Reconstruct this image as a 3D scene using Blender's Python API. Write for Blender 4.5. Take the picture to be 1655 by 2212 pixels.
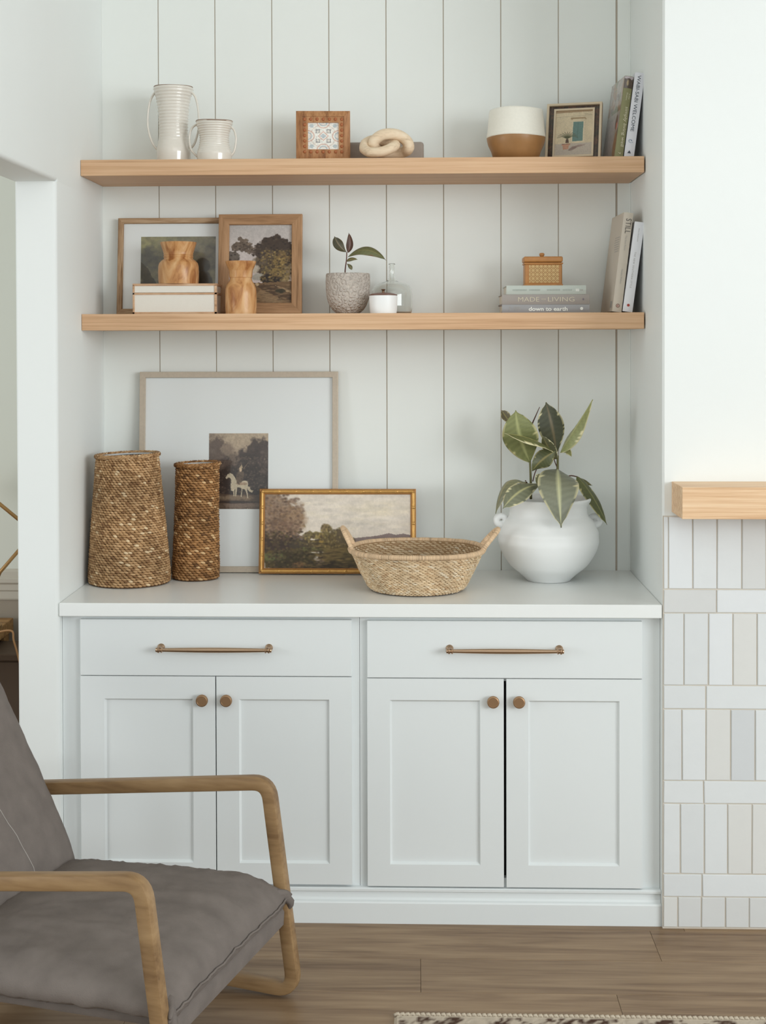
import bpy, bmesh, math, random
import numpy as np
from mathutils import Vector, Matrix
for o in list(bpy.data.objects): bpy.data.objects.remove(o)
scn = bpy.context.scene
COL = scn.collection
PI = math.pi
rnd = random.Random(7)

# ------------------------------------------------------------------ camera
CX, CY, CZ, YAW, PIT, ROL, FP, PX, PY = 1.0191, -4.692, 1.6635, -0.0324, 0.0182, -0.0028, 3127.58, 797.53, 790.25
c_, s_ = math.cos(YAW), math.sin(YAW)
FWD = Vector((s_*math.cos(PIT), c_*math.cos(PIT), -math.sin(PIT)))
RT = Vector((c_, -s_, 0)); UP = RT.cross(FWD)
R2 = RT*math.cos(ROL)+UP*math.sin(ROL); U2 = -RT*math.sin(ROL)+UP*math.cos(ROL)
CO = Vector((CX, CY, CZ))
cam = bpy.data.objects.new('camera', bpy.data.cameras.new('camera'))
COL.objects.link(cam)
M = Matrix.Identity(4)
for i in range(3):
    M[i][0] = R2[i]; M[i][1] = U2[i]; M[i][2] = -FWD[i]; M[i][3] = CO[i]
cam.matrix_world = M
cam.data.sensor_fit = 'HORIZONTAL'; cam.data.sensor_width = 36
cam.data.lens = FP*36/1655
cam.data.shift_x = (827.5-PX)/1655; cam.data.shift_y = (PY-1106)/1655
cam.data.clip_start = 0.05
scn.camera = cam

# ------------------------------------------------------------------ light
w = bpy.data.worlds.new('world'); scn.world = w; w.use_nodes = True
w.node_tree.nodes['Background'].inputs[0].default_value = (0.905, 0.975, 1.0, 1)
w.node_tree.nodes['Background'].inputs[1].default_value = 0.87
def area(name, loc, target, sx, sy, power, col):
    l = bpy.data.lights.new(name, 'AREA'); l.shape = 'RECTANGLE'; l.size = sx; l.size_y = sy
    l.energy = power; l.color = col
    o = bpy.data.objects.new(name, l); COL.objects.link(o); o.location = loc
    o.rotation_euler = (Vector(target)-Vector(loc)).to_track_quat('-Z', 'Y').to_euler()
    return o
area('window_light', (6.6, -6.2, 2.3), (0.7, -0.3, 1.5), 4.0, 2.2, 262, (0.94, 0.985, 1.0))
area('added_overhead_fill', (1.3, -3.2, 3.35), (0.4, -.2, 1.0), 2.0, 2.0, 16, (0.95, 0.985, 1.0))  # added soft fill from above to lift the niche and worktop
area('window_light', (-3.2, -3.0, 1.35), (1.5, -0.3, 1.3), 1.6, 1.5, 42, (0.96, 0.99, 0.98))
vs = scn.view_settings
vs.view_transform = 'Standard'; vs.look = 'None'; vs.gamma = 1; vs.use_curve_mapping = False
vs.exposure = -0.09

# ------------------------------------------------------------------ helpers
def ray(x, y): return FWD+R2*((x-PX)/FP)-U2*((y-PY)/FP)
def at(x, y, Y):
    d = ray(x, y); return CO+d*((Y-CY)/d.y)
def atz(x, y, Z):
    d = ray(x, y); return CO+d*((Z-CZ)/d.z)
def lin(v):
    v /= 255.0
    return v/12.92 if v <= 0.04045 else ((v+0.055)/1.055)**2.4
def C(r, g, b, k=1.0): return tuple(min(0.95, lin(v)*k) for v in (r, g, b))+(1,)
MATS = {}
def nodes(name):
    m = bpy.data.materials.new(name); m.use_nodes = True
    nt = m.node_tree; return m, nt, nt.nodes['Principled BSDF']
def mat(name, col, rough=0.5, metal=0.0, spec=0.5, noise=0.0, nscale=20, bump=0.0, bscale=60, coat=0.0):
    if name in MATS: return MATS[name]
    m, nt, b = nodes(name)
    b.inputs['Base Color'].default_value = col; b.inputs['Roughness'].default_value = rough
    b.inputs['Metallic'].default_value = metal; b.inputs['Specular IOR Level'].default_value = spec
    b.inputs['Coat Weight'].default_value = coat; b.inputs['Coat Roughness'].default_value = 0.08
    tc = nt.nodes.new('ShaderNodeTexCoord')
    if noise:
        n = nt.nodes.new('ShaderNodeTexNoise'); n.inputs['Scale'].default_value = nscale; n.inputs['Detail'].default_value = 5
        mx = nt.nodes.new('ShaderNodeMix'); mx.data_type = 'RGBA'
        mx.inputs[6].default_value = tuple(c*(1-noise) for c in col[:3])+(1,)
        mx.inputs[7].default_value = tuple(min(1, c*(1+noise)) for c in col[:3])+(1,)
        nt.links.new(tc.outputs['Object'], n.inputs['Vector']); nt.links.new(n.outputs['Fac'], mx.inputs[0])
        nt.links.new(mx.outputs[2], b.inputs['Base Color'])
    if bump:
        n = nt.nodes.new('ShaderNodeTexNoise'); n.inputs['Scale'].default_value = bscale; n.inputs['Detail'].default_value = 4
        bp = nt.nodes.new('ShaderNodeBump'); bp.inputs['Strength'].default_value = bump; bp.inputs['Distance'].default_value = 0.002
        nt.links.new(tc.outputs['Object'], n.inputs['Vector']); nt.links.new(n.outputs['Fac'], bp.inputs['Height'])
        nt.links.new(bp.outputs[0], b.inputs['Normal'])
    MATS[name] = m; return m
def wood(name, cols, axis='X', scale=1.0, rough=0.5, stretch=14, rand=0.0, fine=0.35, wav=0.0, bump=0.15):
    """grain runs along `axis`"""
    if name in MATS: return MATS[name]
    m, nt, b = nodes(name); N = nt.nodes.new; L = nt.links.new
    b.inputs['Roughness'].default_value = rough; b.inputs['Specular IOR Level'].default_value = 0.35
    tc = N('ShaderNodeTexCoord'); mp = N('ShaderNodeMapping')
    sc = [stretch*scale]*3; sc['XYZ'.index(axis)] = scale*0.9
    mp.inputs['Scale'].default_value = sc
    vec = tc.outputs['Object']
    oi = N('ShaderNodeObjectInfo')
    va = N('ShaderNodeVectorMath'); va.operation = 'ADD'
    cm = N('ShaderNodeCombineXYZ'); mu = N('ShaderNodeMath'); mu.operation = 'MULTIPLY'; mu.inputs[1].default_value = 13.7
    L(oi.outputs['Random'], mu.inputs[0])
    for k in range(3): L(mu.outputs[0], cm.inputs[k])
    L(vec, va.inputs[0]); L(cm.outputs[0], va.inputs[1]); L(va.outputs[0], mp.inputs['Vector'])
    n = N('ShaderNodeTexNoise'); n.inputs['Scale'].default_value = 1.6; n.inputs['Detail'].default_value = 6; n.inputs['Distortion'].default_value = 0.5+wav
    L(mp.outputs[0], n.inputs['Vector'])
    n2 = N('ShaderNodeTexNoise'); n2.inputs['Scale'].default_value = 9; n2.inputs['Detail'].default_value = 3
    L(mp.outputs[0], n2.inputs['Vector'])
    mm = N('ShaderNodeMix'); mm.data_type = 'FLOAT'; mm.inputs[0].default_value = fine
    L(n.outputs['Fac'], mm.inputs[2]); L(n2.outputs['Fac'], mm.inputs[3])
    r = N('ShaderNodeValToRGB'); e = r.color_ramp.elements
    e[0].position = 0.34; e[0].color = cols[0]; e[1].position = 0.66; e[1].color = cols[-1]
    if len(cols) == 3:
        x = e.new(0.5); x.color = cols[1]
    L(mm.outputs[0], r.inputs[0])
    hs = N('ShaderNodeHueSaturation'); ma = N('ShaderNodeMapRange')
    ma.inputs[3].default_value = 1-rand; ma.inputs[4].default_value = 1+rand
    L(oi.outputs['Random'], ma.inputs[0]); L(ma.outputs[0], hs.inputs['Value']); L(r.outputs[0], hs.inputs['Color'])
    L(hs.outputs[0], b.inputs['Base Color'])
    bp = N('ShaderNodeBump'); bp.inputs['Strength'].default_value = bump; bp.inputs['Distance'].default_value = 0.001
    L(n2.outputs['Fac'], bp.inputs['Height']); L(bp.outputs[0], b.inputs['Normal'])
    MATS[name] = m; return m
def vcmat(name, rough=0.6, spec=0.3, coat=0.0, bump=0.0, bscale=200, two=False):
    if name in MATS: return MATS[name]
    m, nt, b = nodes(name)
    a = nt.nodes.new('ShaderNodeVertexColor'); a.layer_name = 'Col'
    nt.links.new(a.outputs[0], b.inputs['Base Color'])
    b.inputs['Roughness'].default_value = rough; b.inputs['Specular IOR Level'].default_value = spec
    b.inputs['Coat Weight'].default_value = coat; b.inputs['Coat Roughness'].default_value = 0.03
    if bump:
        tc = nt.nodes.new('ShaderNodeTexCoord')
        n = nt.nodes.new('ShaderNodeTexNoise'); n.inputs['Scale'].default_value = bscale
        bp = nt.nodes.new('ShaderNodeBump'); bp.inputs['Strength'].default_value = bump; bp.inputs['Distance'].default_value = 0.001
        nt.links.new(tc.outputs['Object'], n.inputs['Vector']); nt.links.new(n.outputs['Fac'], bp.inputs['Height']); nt.links.new(bp.outputs[0], b.inputs['Normal'])
    MATS[name] = m; return m

def tag(o, label=None, cat=None, group=None, kind=None):
    if label: o['label'] = label
    if cat: o['category'] = cat
    if group: o['group'] = group
    if kind: o['kind'] = kind
    return o
def thing(name, label, cat, loc=(0, 0, 0), rot=(0, 0, 0), group=None):
    o = bpy.data.objects.new(name, None); COL.objects.link(o); o.empty_display_size = 0.05
    o.location = loc; o.rotation_euler = rot
    return tag(o, label, cat, group)
def origin(p):
    v = Vector((0, 0, 0))
    while p: v += p.location; p = p.parent
    return v
def link(name, me, m, parent=None, smooth=False):
    o = bpy.data.objects.new(name, me); COL.objects.link(o); o.parent = parent
    if m is not None and not me.materials: me.materials.append(m)
    if smooth: me.polygons.foreach_set('use_smooth', [True]*len(me.polygons))
    return o
def part(name, bm, m, parent=None, local=False, smooth=False, label=None, kind=None, pivot=None):
    """bm in world coordinates unless local"""
    if not local:
        og = origin(parent)
        if pivot is not None: og = Vector(pivot)
        if og.length: bmesh.ops.translate(bm, verts=bm.verts, vec=-og)
    bmesh.ops.recalc_face_normals(bm, faces=bm.faces)
    me = bpy.data.meshes.new(name); bm.to_mesh(me); bm.free()
    o = link(name, me, m, parent, smooth)
    if pivot is not None: o.location = Vector(pivot)-origin(parent)
    if smooth == 'auto':
        me.set_sharp_from_angle(angle=math.radians(35))
    return tag(o, label, kind=kind)
def B(): return bmesh.new()
def box(bm, lo, hi, bev=0.0, seg=1):
    lo = Vector(lo); hi = Vector(hi)
    g = bmesh.ops.create_cube(bm, size=1.0); v = g['verts']
    for q in v: q.co = Vector([(lo[i]+hi[i])/2+q.co[i]*(hi[i]-lo[i]) for i in range(3)])
    if bev:
        es = list({e for q in v for e in q.link_edges})
        bmesh.ops.bevel(bm, geom=es, offset=bev, segments=seg, profile=0.5, affect='EDGES')
    return bm
def lathe(bm, prof, cx, cy, n=48, close=False, wob=0.0, sx=1.0, sy=1.0, seed=0):
    rr = random.Random(seed); rings = []
    for r, z in prof:
        rings.append([bm.verts.new((cx+sx*r*math.cos(2*PI*k/n), cy+sy*r*math.sin(2*PI*k/n), z+(wob*math.sin(3*2*PI*k/n+1) if wob else 0))) for k in range(n)])
    for a, b in zip(rings, rings[1:]):
        for k in range(n): bm.faces.new((a[k], a[(k+1) % n], b[(k+1) % n], b[k]))
    bm.faces.new(rings[0][::-1])
    if close: bm.faces.new(rings[-1])
    return bm
def smoothpts(pts, k=8):
    P = [Vector(p) for p in pts]; out = []
    for i in range(len(P)-1):
        a = P[max(i-1, 0)]; b = P[i]; c = P[i+1]; d = P[min(i+2, len(P)-1)]
        for j in range(k):
            t = j/k; out.append(0.5*((2*b)+(c-a)*t+(2*a-5*b+4*c-d)*t*t+(3*b-a-3*c+d)*t**3))
    out.append(P[-1]); return out
def tube(bm, pts, r, n=8, closed=False, flat=1.0):
    P = [Vector(p) for p in pts]; m = len(P); rings = []; prev = None
    for i, p in enumerate(P):
        t = (P[(i+1) % m]-P[i-1]) if closed else (P[min(i+1, m-1)]-P[max(i-1, 0)])
        t.normalize()
        if prev is None:
            a = Vector((0, 0, 1)) if abs(t.z) < 0.9 else Vector((1, 0, 0)); u = t.cross(a).normalized()
        else:
            u = prev-t*prev.dot(t); u.normalize()
        prev = u; v = t.cross(u); ri = r[i] if isinstance(r, (list, tuple)) else r
        rings.append([bm.verts.new(p+u*(ri*math.cos(2*PI*k/n))+v*(ri*flat*math.sin(2*PI*k/n))) for k in range(n)])
    rg = range(m if closed else m-1)
    for i in rg:
        a = rings[i]; b = rings[(i+1) % m]
        for k in range(n): bm.faces.new((a[k], a[(k+1) % n], b[(k+1) % n], b[k]))
    if not closed: bm.faces.new(rings[0][::-1]); bm.faces.new(rings[-1])
    return bm
def raw(name, V, F, m, parent=None, cols=None, smooth=False, local=False, kind=None, label=None):
    V = np.asarray(V, float)
    if not local: V = V-np.array(origin(parent))
    me = bpy.data.meshes.new(name); me.from_pydata(V.tolist(), [], F if isinstance(F, list) else F.tolist()); me.update()
    if cols is not None:
        a = me.color_attributes.new('Col', 'FLOAT_COLOR', 'POINT')
        c4 = np.ones((len(V), 4)); c4[:, :3] = cols; a.data.foreach_set('color', c4.ravel())
    return tag(link(name, me, m, parent, smooth), label, kind=kind)
def text(body, o0, xd, ud, width, height, m, parent, name='lettering', depth=0.0004, local=True, bold=0.0, spacing=1.0, shear=0.0, label=None):
    """flat lettering whose box starts at o0, runs along xd for width and rises along ud"""
    cu = bpy.data.curves.new(name, 'FONT'); cu.body = body; cu.size = 1; cu.offset = bold; cu.space_character = spacing; cu.shear = shear; cu.resolution_u = 3
    t = bpy.data.objects.new('tmp', cu); COL.objects.link(t)
    dg = bpy.context.evaluated_depsgraph_get(); dg.update()
    me = bpy.data.meshes.new_from_object(t.evaluated_get(dg)); bpy.data.objects.remove(t)
    n = len(me.vertices); co = np.empty(n*3); me.vertices.foreach_get('co', co); co = co.reshape(-1, 3)
    mn = co.min(0); mx = co.max(0); s = (co-mn)/np.maximum(mx-mn, 1e-6)
    xd = Vector(xd).normalized(); ud = Vector(ud).normalized(); nd = xd.cross(ud)
    P = np.array(o0)+np.outer(s[:, 0]*width, xd)+np.outer(s[:, 1]*height, ud)+np.array(nd)*depth
    me.vertices.foreach_set('co', P.ravel()); me.materials.clear()
    if not local:
        me.vertices.foreach_set('co', (P-np.array(origin(parent))).ravel())
    me.update(); me.name = name
    return tag(link(name, me, m, parent), label)

# ------------------------------------------------------------------ numpy painting
def vnoise(x, y, seed=0, octv=4):
    out = np.zeros_like(x); amp = 1; tot = 0
    for o in range(octv):
        xi = np.floor(x).astype(int); yi = np.floor(y).astype(int); fx = x-xi; fy = y-yi
        def h(a, b):
            v = np.sin(a*127.1+b*311.7+(seed+o)*74.7)*43758.5453; return v-np.floor(v)
        ux = fx*fx*(3-2*fx); uy = fy*fy*(3-2*fy)
        out += amp*((h(xi, yi)*(1-ux)+h(xi+1, yi)*ux)*(1-uy)+(h(xi, yi+1)*(1-ux)+h(xi+1, yi+1)*ux)*uy)
        tot += amp; amp *= .55; x = x*2.03; y = y*2.03
    return out/tot
class Canvas:
    def __init__(s, w, h, n, bg):
        s.nx = n; s.ny = max(2, int(n*h/w)); s.w = w; s.h = h
        s.U, s.V = np.meshgrid(np.linspace(0, 1, s.nx), np.linspace(0, 1, s.ny)); s.a = h/w
        s.I = np.ones((s.ny, s.nx, 3))*np.array(bg, float)
    def N(s, f, seed, octv=4, fy=None): return vnoise(s.U*f+seed*3.1, s.V*(fy or f)*s.a+seed*1.7, seed, octv)
    def mix(s, mask, col):
        col = np.array(col, float)
        s.I = s.I*(1-mask[..., None])+(col if col.ndim > 1 else col[None, None])*mask[..., None]
    def ell(s, cx, cy, rx, ry, col, soft=.15, rag=0.0, f=12, seed=0, op=1.0, ang=0.0):
        dx = s.U-cx; dy = s.V-cy; c, q = math.cos(ang), math.sin(ang)
        dx, dy = dx*c+dy*q, -dx*q+dy*c
        d = np.sqrt((dx/rx)**2+(dy/ry)**2)
        if rag: d = d+rag*(s.N(f, seed)-.5)*2
        s.mix(np.clip((1-d)/soft+.5, 0, 1)*op, col)
    def poly(s, pts, col, op=1.0, rag=0.0, f=20, seed=0):
        X = s.U+(rag*(s.N(f, seed)-.5) if rag else 0); Y = s.V+(rag*(s.N(f, seed+5)-.5) if rag else 0)
        ins = np.zeros(X.shape, bool); j = len(pts)-1
        for i in range(len(pts)):
            xi, yi = pts[i]; xj, yj = pts[j]
            if yi != yj: ins ^= ((yi > Y) != (yj > Y)) & (X < (xj-xi)*(Y-yi)/(yj-yi)+xi)
            j = i
        s.mix(ins*float(op), col)
    def line(s, x0, y0, x1, y1, wd, col, op=1.0):
        dx, dy = x1-x0, (y1-y0)*s.a; px, py = s.U-x0, (s.V-y0)*s.a
        t = np.clip((px*dx+py*dy)/(dx*dx+dy*dy+1e-9), 0, 1)
        d = np.hypot(px-t*dx, py-t*dy); s.mix(np.clip((wd-d)/(wd*.5), 0, 1)*op, col)
    def dabs(s, n, x0, x1, y0, y1, cols, rx, ry, seed, op=.6, cond=None):
        r = random.Random(seed)
        for _ in range(n):
            x, y = r.uniform(x0, x1), r.uniform(y0, y1)
            if cond is not None and not cond(s.I[min(s.ny-1, int(y*(s.ny-1))), min(s.nx-1, int(x*(s.nx-1)))]): continue
            k = r.uniform(.82, 1.16); c = r.choice(cols)
            a0, a1 = max(0, int((x-rx*1.4)*s.nx)), min(s.nx, int((x+rx*1.4)*s.nx)+2); b0, b1 = max(0, int((y-ry*1.4)*s.ny)), min(s.ny, int((y+ry*1.4)*s.ny)+2)
            d = np.hypot((s.U[b0:b1, a0:a1]-x)/rx, (s.V[b0:b1, a0:a1]-y)/ry); m = (np.clip((1-d)*2, 0, 1)*op)[..., None]
            s.I[b0:b1, a0:a1] = s.I[b0:b1, a0:a1]*(1-m)+np.array(c)*k*m
    def tex(s, amt, f, seed, fy=None): s.I = s.I*(1+amt*(s.N(f, seed, 4, fy)[..., None]-.5)*2)
    def mesh(s, name, m, parent, x0, z0, y=0.0, gain=1.0, label=None, fn=None):
        """grid in local x,z plane, lower-left corner at (x0,z0)"""
        v = np.clip(s.I, 0, 255)/255; col = np.where(v <= .04045, v/12.92, ((v+.055)/1.055)**2.4)*gain
        X = x0+s.U*s.w; Z = z0+(1-s.V)*s.h
        P = np.stack([X, np.full_like(X, y), Z], -1).reshape(-1, 3)
        if fn: P = fn(P)
        i = np.arange(s.ny-1)[:, None]*s.nx+np.arange(s.nx-1)[None]
        F = np.stack([i, i+s.nx, i+s.nx+1, i+1], -1).reshape(-1, 4)
        return raw(name, P, F, m, parent, np.clip(col.reshape(-1, 3), 0, .9), local=True, label=label)

# ------------------------------------------------------------------ materials
WALL = mat('painted_wall', C(239, 242, 240), 0.55, noise=0.015, nscale=3, bump=0.05, bscale=300)
PANEL = mat('painted_plank', C(240, 243, 239), 0.5, noise=0.02, nscale=4)
GROOVE = mat('groove_shadow_gap', C(206, 194, 178), 0.8)
CEIL = mat('ceiling_paint', C(238, 238, 234), 0.7)
CAB = mat('cabinet_paint', C(231, 235, 235), 0.35, spec=0.4)
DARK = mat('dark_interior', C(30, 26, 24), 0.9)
TOPM = mat('countertop_white', C(241, 243, 241), 0.3, noise=0.02, nscale=9)
GROUT = mat('grout', C(212, 203, 190), 0.9)
BRASS = mat('brushed_bronze', C(186, 158, 132), 0.28, metal=1.0)
KNOB = mat('satin_brass_knob', C(170, 136, 104), 0.38, metal=0.85)
OAKX = wood('oak_along_x', [C(192, 150, 112, 1.02), C(210, 170, 133, 1.05), C(220, 184, 148, 1.05)], 'X', 1.1, 0.5, stretch=60, rand=0.02, fine=.3)
MANT = wood('mantel_ash', [C(206, 164, 124, 1.1), C(226, 190, 152, 1.1), C(240, 212, 178, 1.1)], 'X', 1.0, 0.5, stretch=50)
FRX = wood('frame_wood_x', [C(140, 104, 70), C(176, 136, 98), C(192, 152, 114)], 'X', 2.5, 0.5)
FRZ = wood('frame_wood_z', [C(140, 104, 70), C(176, 136, 98), C(192, 152, 114)], 'Z', 2.5, 0.5)
FRX2 = wood('walnut_wood_x', [C(132, 100, 70), C(178, 146, 112), C(206, 180, 150)], 'X', 3, 0.5, wav=1)
FRZ2 = wood('walnut_wood_z', [C(132, 100, 70), C(178, 146, 112), C(206, 180, 150)], 'Z', 3, 0.5, wav=1)
GRY = mat('greyed_silver_wood', C(196, 182, 164), 0.4, noise=0.12, nscale=120, metal=0.1)
JAR = wood('turned_olive_wood', [C(160, 102, 58, 1.0), C(202, 150, 98, 1.05), C(218, 176, 128, 1.05)], 'Z', 4.5, 0.28, stretch=3.0, fine=0.06, wav=1.6, bump=0.03)
CHW = wood('chair_oak', [C(128, 98, 66, .9), C(158, 126, 88, .9), C(176, 144, 104, .9)], 'X', 1.6, 0.45, stretch=6)
FAB = mat('grey_taupe_canvas', C(129, 120, 114, .92), 0.92, spec=0.1, noise=0.26, nscale=16, bump=0.5, bscale=420)
WHITEM = mat('white_mat_board', C(232, 235, 234), 0.35, spec=0.6, coat=0.6)
PRINT = vcmat('printed_picture', 0.28, 0.5, 0.6)
PAINTM = vcmat('painted_canvas', 0.5, 0.3, 0.15, bump=0.15, bscale=500)
STRAW = vcmat('seagrass', 0.55, 0.35)
STRAWB = mat('seagrass_base', C(88, 62, 38), 0.9)
LEAF = vcmat('leaf_surface', 0.38, 0.45)
PLW = mat('white_ceramic', C(247, 248, 247), 0.42, spec=0.5)

# ------------------------------------------------------------------ setting
W = 1.71; YF = -0.6075; P = W/9.25
ZC = 0.9147; S1T, S1B, S2T, S2B = 2.2117, 2.1633, 1.7431, 1.6934
CEILZ = 3.5
# floor
fl = B(); box(fl, (-3, -8, -0.06), (5.2, 0.42, -0.012))
floor = part('floor', fl, mat('floor_joint', C(70, 52, 38), 0.9)); tag(floor, kind='structure')
FLM = wood('floor_plank_wood', [C(120, 93, 67, .92), C(146, 119, 90, .92), C(164, 137, 106, .92)], 'X', 0.9, 0.42, stretch=11, rand=0.07, fine=0.3, wav=0.9)
PL = 1.22
rows = [(-.83+.2*k) for k in range(-6, 7)]
offs = {-.83: 1.672, -1.03: 1.028, -1.23: 1.524, -.63: 0.55}
pm = {}
for k, y0 in enumerate(rows):
    y0 = round(y0, 3); off = offs.get(y0, rnd.uniform(0, PL))
    n = -3
    for n in range(-4, 4):
        x0 = off+n*PL; x1 = x0+PL
        if x1 < -1.6 or x0 > 3.4: continue
        if x1 < -0.2 and y0 > -0.8: pass
        key = 0
        if key not in pm:
            b = B(); box(b, (0.0004, 0.0004, -0.012), (PL-0.0004, 0.1996, 0), 0.0006)
            o = part('plank', b, FLM, floor, local=True); pm[key] = o.data
        else: o = link('plank', pm[key], FLM, floor)
        o.location = (x0, y0, 0)
b = B(); box(b, (-3, -8, -.02), (5.2, rows[0]-.003, 0))
part('plank', b, FLM, floor, kind='stuff')
# back wall and its planks
wb = B(); box(wb, (-0.05, 0.0035, ZC-0.04), (W+0.05, 0.1, CEILZ+.05))
wall_back = part('wall_back', wb, GROOVE); tag(wall_back, kind='structure')
g = 0.0015
for i in range(10):
    x0 = max(0, i*P+g) if i else 0; x1 = (i+1)*P-g if i < 9 else W
    if i == 9: x0 += 0.003
    b = B(); box(b, (x0, 0.0, ZC-0.002), (x1, 0.0036, CEILZ), 0.0006)
    part('plank', b, PANEL, wall_back)
b = B(); box(b, (9*P+.0012, 0.001, ZC-.002), (9*P+.0030, .0034, CEILZ)); part('groove_filler', b, GROOVE, wall_back)
b = B(); box(b, (W-.004, -0.003, ZC), (W, 0.0, CEILZ), 0.001); part('corner_caulk', b, PANEL, wall_back)
# left wall with arched doorway
wl = B()
bv = 0.012
def lwall(bm, y0, y1, z0, z1):
    box(bm, (-.118, y0, z0), (0, y1, z1))
# niche side down to the floor with a rounded corner, header, and the run towards the camera
prof = []
n = 6
for k in range(n+1):
    a = PI/2*k/n; prof.append((-bv+bv*math.sin(a), YF+bv-bv*math.cos(a)))
prof = [(-.118, .42), (-.118, YF+.004), (-.114, YF)]+prof+[(0, .1), (0, .42)]
lo = [wl.verts.new((x, y, 0)) for x, y in prof]; hi = [wl.verts.new((x, y, 2.115)) for x, y in prof]
for k in range(len(prof)): wl.faces.new((lo[k], lo[(k+1) % len(prof)], hi[(k+1) % len(prof)], hi[k]))
wl.faces.new(lo[::-1]); wl.faces.new(hi)
# header with rounded lower edge
hp = [(-.118, CEILZ), (-.118, 2.115)]+[(-bv+bv*math.sin(PI/2*k/n), 2.115+bv-bv*math.cos(PI/2*k/n)) for k in range(n+1)]+[(0, CEILZ)]
a0 = [wl.verts.new((x, -2.0, z)) for x, z in hp]; a1 = [wl.verts.new((x, YF+bv, z)) for x, z in hp]
for k in range(len(hp)): wl.faces.new((a0[k], a0[(k+1) % len(hp)], a1[(k+1) % len(hp)], a1[k]))
wl.faces.new(a0[::-1]); wl.faces.new(a1)
box(wl, (-.118, YF+bv, 2.115), (0, .42, CEILZ))
box(wl, (-.118, -8, 0), (0, -2.0, CEILZ))
wall_left = part('wall_left', wl, WALL, smooth='auto'); tag(wall_left, kind='structure')
# right niche wall + fireplace wall
wr = B()
rp = [(W, .1), (W, YF+.006), (W+.006, YF), (3.6, YF), (3.6, .1)]
lo = [wr.verts.new((x, y, 0)) for x, y in rp]; hi = [wr.verts.new((x, y, CEILZ)) for x, y in rp]
for k in range(len(rp)): wr.faces.new((lo[k], lo[(k+1) % len(rp)], hi[(k+1) % len(rp)], hi[k]))
wr.faces.new(lo[::-1]); wr.faces.new(hi)
wall_right = part('wall_right', wr, WALL); tag(wall_right, kind='structure')
gb = B(); box(gb, (W+.001, YF-.0045, 0), (3.4, YF, 1.166)); part('grout_bed', gb, GROUT, wall_right)
# tiles : each its own part, slightly uneven
TM = []
for k, cc in enumerate([(229, 232, 233), (225, 228, 229), (232, 235, 237), (220, 221, 220), (226, 226, 223), (216, 219, 221)]):
    TM.append(mat('zellige_tile_%s' % ['bright', 'pale', 'clear', 'warm', 'cream', 'cool'][k], C(*cc), 0.22, spec=0.5, noise=0.02, nscale=25, bump=0.35, bscale=22))
def tile(x0, x1, z0, z1, k=None):
    b = B(); w_, h_ = x1-x0, z1-z0
    nx, nz = 2, 2
    jit = lambda: rnd.uniform(-.0006, .0006)
    fr = [(x0+jit(), z0+jit()), (x1+jit(), z0+jit()), (x1+jit(), z1+jit()), (x0+jit(), z1+jit())]
    yy = YF-.0075
    bk = [b.verts.new((x, YF-.0005, z)) for x, z in fr]
    md = [b.verts.new((x, yy+.001+rnd.uniform(0, .0008), z)) for x, z in fr]
    cxx = (x0+x1)/2; czz = (z0+z1)/2
    tp = [b.verts.new((x+(.0016 if x < cxx else -.0016), yy-rnd.uniform(0, .0012), z+(.0016 if z < czz else -.0016))) for x, z in fr]
    for a, c in ((bk, md), (md, tp)):
        for q in range(4): b.faces.new((a[q], a[(q+1) % 4], c[(q+1) % 4], c[q]))
    b.faces.new(tp)
    part('tile', b, TM[k if k is not None else rnd.choice([0, 0, 1, 1, 2, 3, 4])], wall_right)
JG = .0016
def vrow(z0, z1, joints, pal=None):
    xs = [W+.002]+joints
    while xs[-1] < 3.33: xs.append(xs[-1]+.0683)
    for q in range(len(xs)-1): tile(xs[q]+JG, xs[q+1]-JG, z0+JG, z1-JG, pal[q] if pal and q < len(pal) else None)
def hrow(z0, z1, j):
    xs = [W+.002]+[j+.203*k for k in range(9)]
    xs = [x for x in xs if x < 3.41]
    for q in range(len(xs)-1): tile(xs[q]+JG, xs[q+1]-JG, z0+JG, z1-JG)
vrow(.960, 1.165, [1.726, 1.794, 1.861, 1.930], [0, 2, 0, 0, 3, 0])
hrow(.893, .960, 1.860)
vrow(.689, .893, [1.769, 1.838, 1.906, 1.973], [1, 1, 2, 4, 0])
hrow(.622, .689, 1.831)
vrow(.420, .622, [1.764, 1.831, 1.900, 1.968], [1, 0, 4, 5, 0])
hrow(.355, .420, 1.825)
vrow(.156, .355, [1.760, 1.827, 1.892, 1.960], [0, 1, 0, 4, 4])
hrow(.091, .156, 1.821)
vrow(.004, .091, [1.753, 1.819, 1.886, 1.953], [4, 3, 3, 3, 3])
# ceiling
cb = B(); box(cb, (-3, -8, CEILZ), (5.2, .42, CEILZ+.05)); tag(part('ceiling', cb, CEIL), kind='structure')
# wall of the next room seen through the doorway, with its chair rail
nb = B(); box(nb, (-3, .3, 0), (-.118, .42, CEILZ)); wn = part('wall_next_room', nb, mat('next_room_paint', C(222, 223, 212), 0.6)); tag(wn, kind='structure')
b = B(); box(b, (-3, .297, 0), (-.119, .30, .76)); part('lower_wall_shade', b, mat('taupe_wall_shade', C(160, 148, 132), 0.6), wn)  # taupe sheet paints the shade on the wall below the rail
b = B()
prf = [(.3, .76), (.292, .76), (.290, .765), (.290, .79), (.286, .795), (.286, .815), (.279, .822), (.279, .835), (.290, .842), (.290, .858), (.296, .866), (.3, .868)]
a0 = [b.verts.new((-3, y, z)) for y, z in prf]; a1 = [b.verts.new((-.118, y, z)) for y, z in prf]
for k in range(len(prf)): b.faces.new((a0[k], a0[(k+1) % len(prf)], a1[(k+1) % len(prf)], a1[k]))
b.faces.new(a0[::-1]); b.faces.new(a1)
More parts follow.
